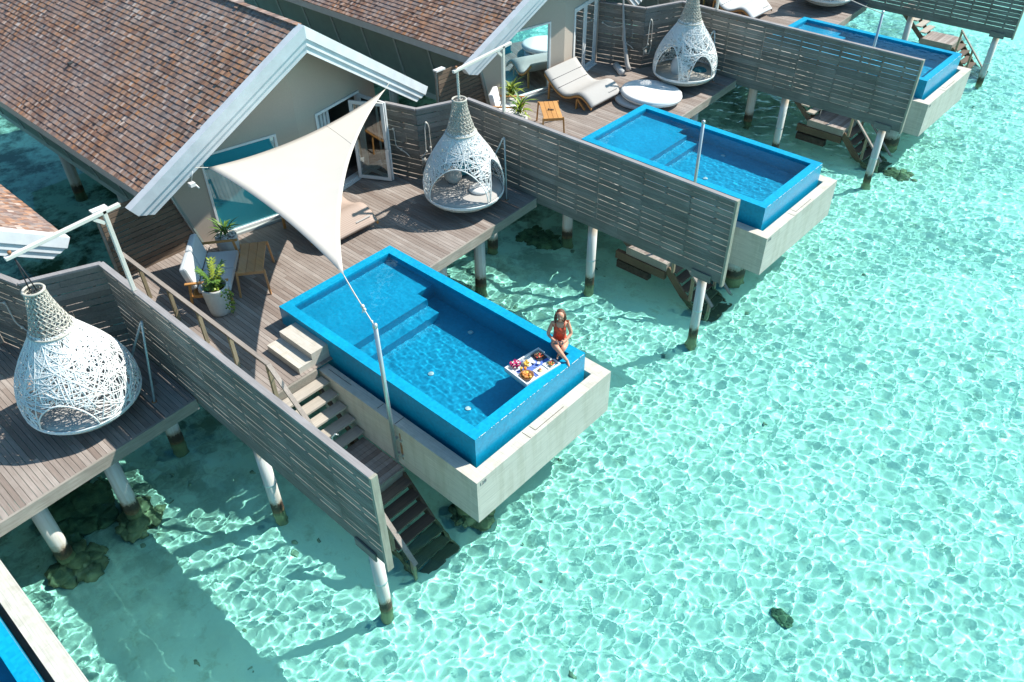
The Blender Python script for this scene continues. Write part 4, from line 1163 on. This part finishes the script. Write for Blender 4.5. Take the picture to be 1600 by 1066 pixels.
small('coffee_cup', 'white cup beside the pastry plate', 'cup', .66, .52, [('cup', MB().lathe([(.02, .018), (.034, .06), (.028, .06), (.015, .05)], 16, tuple(TL(.66, .52))), 'white')], 'cups on the tray')
b = MB(); rg = random.Random(9)
for k in range(90):
    a = rg.random()*6.28; d = .085*math.sqrt(rg.random()); p = TL(.24, .12, .05+rg.random()*.07)+Vector((d*math.cos(a), d*math.sin(a), 0))
    blade(b, p, rg.random()*6.28, .045, rg.uniform(-.2, 1.2), .020, .8, 0 if rg.random() < .8 else (1 if rg.random() < .7 else 2), 3)
small('flower_bunch', 'magenta and white orchid bunch on the left end of the tray', 'flowers', .24, .12, [('petals', b, ['magenta', 'pebble', 'leaf'])])
b = MB()
for (s, t, a) in ((.52, .50, .3), (.56, .55, .5), (.40, .40, 1.2), (.12, .5, .8), (.10, .4, 1.0)):
    p = TL(s, t, .022); q = p+Vector((.10*math.cos(a), .10*math.sin(a), 0)); b.beam(p, q, .012, .004)
T3 = Thing('cutlery', 'silver cutlery scattered on the floating tray', 'cutlery', tuple(TL(.4, .5, .02))); T3.part('cutlery_pieces', b, 'steel')

# ------------------------------------------------------------------ woman
RV_ = Vector((.733, .68, 0)); FV = Vector((.62, -.785, 0)); K = .97
PV = Vector((5.05, 2.885, .65))
def W(r, f, z): return PV + RV_*r*K + FV*f*K + Vector((0, 0, z*K))
T = Thing('person', 'woman in an orange-red swimsuit sitting on the pool corner holding a phone', 'person', tuple(PV))
def skin_mesh(name, J, E_, m, root=0, sub=2, parent=None):
    me = bpy.data.meshes.new(name); names = list(J); ix = {n: i for i, n in enumerate(names)}
    me.from_pydata([tuple(J[n][0]-PV) for n in names], [(ix[a], ix[c]) for a, c in E_], []); me.update()
    o = bpy.data.objects.new(name, me); COL.objects.link(o); o.parent = parent or T.o
    me.materials.append(M[m])
    s = o.modifiers.new('skin', 'SKIN'); s.use_smooth_shade = True
    for i, n in enumerate(names):
        r = J[n][1]; r = (r, r) if not isinstance(r, tuple) else r
        me.skin_vertices[0].data[i].radius = (r[0]*K, r[1]*K); me.skin_vertices[0].data[i].use_root = (i == root)
    ss = o.modifiers.new('sub', 'SUBSURF'); ss.levels = sub; ss.render_levels = sub
    return o
J = {
 'pelvis': (W(0, 0, .11), (.15, .11)), 'waist': (W(0, .0, .27), (.115, .085)), 'ribs': (W(0, .01, .40), (.125, .095)), 'chest': (W(0, .02, .50), (.135, .10)),
 'neck0': (W(0, .03, .60), .050), 'neck1': (W(0, .05, .655), .042), 'head0': (W(0, .075, .705), (.056, .062)), 'head1': (W(0, .075, .765), (.070, .076)), 'head2': (W(0, .06, .81), (.05, .055)),
 # arms  (L = viewer's left)
 'shL': (W(-.150, .02, .55), .050), 'elL': (W(-.235, .08, .32), .038), 'wrL': (W(-.085, .26, .27), .024), 'paL': (W(-.055, .30, .285), (.018, .032)),
 'shR': (W(.150, .02, .55), .050), 'elR': (W(.225, .08, .32), .038), 'wrR': (W(.10, .26, .27), .024), 'paR': (W(.07, .30, .285), (.018, .032)),
 # legs
 'hpL': (W(-.095, .03, .09), .098), 'thL': (W(-.085, .22, .16), .082), 'knL': (W(-.045, .42, .25), .055), 'caL': (W(.055, .50, .15), .046), 'anL': (W(.15, .565, .055), .030), 'heL': (W(.165, .55, .03), .028), 'toL': (W(.20, .69, -.01), (.017, .03)),
 'hpR': (W(.095, .03, .09), .098), 'thR': (W(.10, .20, .15), .082), 'knR': (W(.085, .38, .21), .055), 'caR': (W(.03, .40, .10), .046), 'anR': (W(-.01, .40, .045), .028), 'heR': (W(-.015, .38, .03), .026), 'toR': (W(-.04, .49, .02), (.015, .03)),
}
E_ = [('pelvis', 'waist'), ('waist', 'ribs'), ('ribs', 'chest'), ('chest', 'neck0'), ('neck0', 'neck1'), ('neck1', 'head0'), ('head0', 'head1'), ('head1', 'head2'),
      ('chest', 'shL'), ('shL', 'elL'), ('elL', 'wrL'), ('wrL', 'paL'), ('chest', 'shR'), ('shR', 'elR'), ('elR', 'wrR'), ('wrR', 'paR'),
      ('pelvis', 'hpL'), ('hpL', 'thL'), ('thL', 'knL'), ('knL', 'caL'), ('caL', 'anL'), ('anL', 'heL'), ('heL', 'toL'),
      ('pelvis', 'hpR'), ('hpR', 'thR'), ('thR', 'knR'), ('knR', 'caR'), ('caR', 'anR'), ('anR', 'heR'), ('heR', 'toR')]
for S_, sg_ in (('L', -1), ('R', 1)):
    for k in range(4):   # fingers curl round the phone
        o_ = (k-1.5)*.019
        J[f'f{S_}{k}a'] = (W(sg_*.045, .325, .285+o_), .0085); J[f'f{S_}{k}b'] = (W(sg_*.022, .345, .287+o_), .008); J[f'f{S_}{k}c'] = (W(sg_*(.004+.003*k), .338, .289+o_), .007)
        E_ += [('pa'+S_, f'f{S_}{k}a'), (f'f{S_}{k}a', f'f{S_}{k}b'), (f'f{S_}{k}b', f'f{S_}{k}c')]
    J[f't{S_}a'] = (W(sg_*.060, .285, .32), .010); J[f't{S_}b'] = (W(sg_*.035, .30, .335), .0085)
    E_ += [('wr'+S_, f't{S_}a'), (f't{S_}a', f't{S_}b')]
skin_mesh('body', J, E_, 'skin')
JS = {'a': (W(0, .012, .055), (.13, .10)), 'b': (W(0, .0, .13), (.162, .122)), 'c': (W(0, .0, .27), (.124, .094)), 'd': (W(0, .01, .40), (.137, .108)), 'e': (W(0, .02, .50), (.142, .114))}
skin_mesh('swimsuit', JS, [('a', 'b'), ('b', 'c'), ('c', 'd'), ('d', 'e')], 'swimsuit')
b = MB()
for s in (-1, 1):
    b.tube([W(s*.075, .115, .47), W(s*.085, .095, .55), W(s*.088, .045, .592), W(s*.085, -.02, .588), W(s*.07, -.06, .5)], .012*K, 6)
b.ball(W(-.055, .068, .45), .066*K, 14, 10, sc=(1, 1, .95)); b.ball(W(.055, .068, .45), .066*K, 14, 10, sc=(1, 1, .95)); b.ball(W(0, .075, .43), .075*K, 14, 10); b.ball(W(0, .05, .36), .095*K, 14, 10, sc=(1, 1, 1.1))
T.part('swimsuit_top', b, 'swimsuit')
b = MB(); HC = W(0, .055, .775)
b.ball(HC-FV*.035+Vector((0, 0, .004)), .088*K, 16, 12, sc=(1, 1, 1.0), rough=.14, seed=2)
for k in range(46):
    a = random.uniform(1.25, 5.03)    # around the back and sides, face left free
    d = FV*math.cos(a)+RV_*math.sin(a)
    p0 = HC+d*.06*K-FV*.02+Vector((0, 0, .045)); rg_ = random.uniform(.85, 1.15)
    b.tube([p0, HC+d*.086*K*rg_+Vector((0, 0, -.02)), HC+d*.098*K*rg_+Vector((0, 0, -.09)), HC+d*.088*K*rg_+Vector((0, 0, -.16+random.uniform(-.03, .03)))], [.022, .020, .015, .005], 5)
hair = T.part('hair', b, 'hair')
# face: a shallow skin oval set into the hair with features, chin raised towards the camera
FC = HC+FV*.040*K+Vector((0, 0, .0)); b = MB().ball(FC, .074*K, 16, 12, sc=(.95, .95, 1.12))
b.ball(FC+FV*.074*K+Vector((0, 0, -.012)), .016, 8, 6, sc=(1, 1, 1.5))
T.part('face', b, 'skin')
def FP(r, z, out=.0): return FC+RV_*r*K+FV*(math.sqrt(max(0, .071**2-r*r-z*z*.8))+out)*K+Vector((0, 0, z*K))
b = MB(); b.ball(FP(-.032, .022), .010, 8, 6, sc=(1, 1, .6)); b.ball(FP(.032, .022), .010, 8, 6, sc=(1, 1, .6)); T.part('eyes', b, 'eye')
b = MB().tube([FP(-.028, .042), FP(-.045, .040)], .004, 5).tube([FP(.028, .042), FP(.045, .040)], .004, 5); T.part('eyebrows', b, 'hair')
T.part('lips', MB().tube([FP(-.026, -.040), FP(0, -.048, .003), FP(.026, -.040)], .0065, 6), 'lip')
if False: T.part('teeth', MB().tube([FP(-.018, -.041, .002), FP(0, -.045, .006), FP(.018, -.041, .002)], .004, 6), 'white')
b = MB()
for s in (-1, 1): b.ball(FC+RV_*s*.073*K-FV*.03, .02, 8, 6, sc=(.6, .6, 1.2))
T.part('ears', b, 'skin')
T2 = Thing('phone', 'grey phone held in both hands by the seated woman', 'phone', tuple(W(0, .325, .30)))
b = MB().beam(W(-.075, .326, .29), W(.075, .326, .29), .012, .072, up=(Vector((0, 0, 1))-FV*.4)); T2.part('phone_body', b, 'phone', bevel=.004)

# ------------------------------------------------------------------ rocks, corals and the far jetty
def rock(x, y, r, sc_, m, label, n, z=ZS, nm='coral_rock'):
    rg = random.Random(n); b = MB()
    for k in range(26):
        a = rg.random()*6.283; d = math.sqrt(rg.random())*.85; q = r*rg.uniform(.16, .42)*(1.25-d*.6)
        b.ball((x+r*sc_[0]*d*math.cos(a), y+r*sc_[1]*d*math.sin(a), z+r*sc_[2]*(1-d*d)*rg.uniform(.25, .75)), q, 14, 9, sc=(1, 1, .8), rough=.35, seed=n*31+k)
    b.ball((x, y, z), r*.72, 20, 12, sc=sc_, rough=.25, seed=n)
    o = b.build(nm, m, None, (x, y, z)); tag(o, label, 'rock', None); receivers.append(o)
ax, ay = OFF['A']
rock(.30+ax, 4.35+ay, .55, (1.1, .9, .8), 'rock', 'brown coral boulder round the foot of the near left piling', 1)
rock(.20+ax, 5.65+ay, .52, (1.0, 1.0, .7), 'rock', 'brown coral boulder round the second left piling', 2)
rock(-.9+ax, 5.0+ay, .75, (1.3, 1, .55), 'coral', 'dark coral heap under the left deck', 3)
rock(10.62, 2.36, .17, (1.4, .9, .5), 'coral', 'small dark coral head alone in the open lagoon', 4)
rock(5.0, .45, .48, (1.1, 1.1, .5), 'rock', 'mossy coral mound under the near pool corner', 5)
rock(-.3, 8.6, .6, (1.4, .9, .45), 'coral', 'dark coral under the end of the middle deck', 7)
rock(5.9, 19.0, .42, (1.4, .9, .45), 'rock', 'pink-brown coral at the foot of the upper stairs', 10)
# scattered rubble: too many to count
b = MB(); rg = random.Random(21)
for k in range(420):
    x = rg.uniform(-8, 14); y = rg.uniform(-9, 26)
    if rg.random() < .85: x = rg.gauss(1.2, 2.2)
    r = rg.uniform(.015, .055); b.ball((x, y, ZS+rg.uniform(-.03, .01)), r, 7, 5, sc=(rg.uniform(.8, 1.8), 1, .6), rough=.5, seed=k)
M['rubble'] = plain('pale_rubble', (.42, .39, .28), .95, .4, 4)
o = b.build('coral_rubble', 'rubble'); tag(o, kind='stuff'); receivers.append(o)
T = Thing('jetty', 'grey timber jetty corner behind the roofs at the top edge', 'jetty', (-18.5, 12, .2))
b = MB(); y = 9.0
while y < 14.2:
    b.box((-20.5, y, .14), (-16.7, y+.14, .2)); y += .15
T.part('boards', b, 'deck')
T.part('bollard_lamp', MB().box((-17.3, 11.7, .2), (-17.1, 11.95, .42)).box((-17.0, 11.8, .2), (-16.85, 11.95, .32)), 'cord')

# decks copied last so they carry every part
spread(deck, {'A': 'weathered timber deck under the leftmost swing pod', 'C': 'weathered timber deck with the chaise and round daybed', 'D': 'weathered timber deck at the top edge behind the fence',})

for o in list(bpy.data.objects):
    nm = o.name.split('.')[0]
    if nm in ('piling', 'shell', 'pool_light', 'coral_rock', 'coral_rubble', 'sand_bed') or o in receivers: o.cycles.is_caustics_receiver = True
for o in bpy.data.objects:
    if o.parent and o.parent.name.startswith('lagoon_stairs') and o.type == 'MESH' and o.name.split('.')[0] in ('tread', 'stringer', 'handrail', 'rail_post'):
        o.cycles.is_caustics_receiver = True
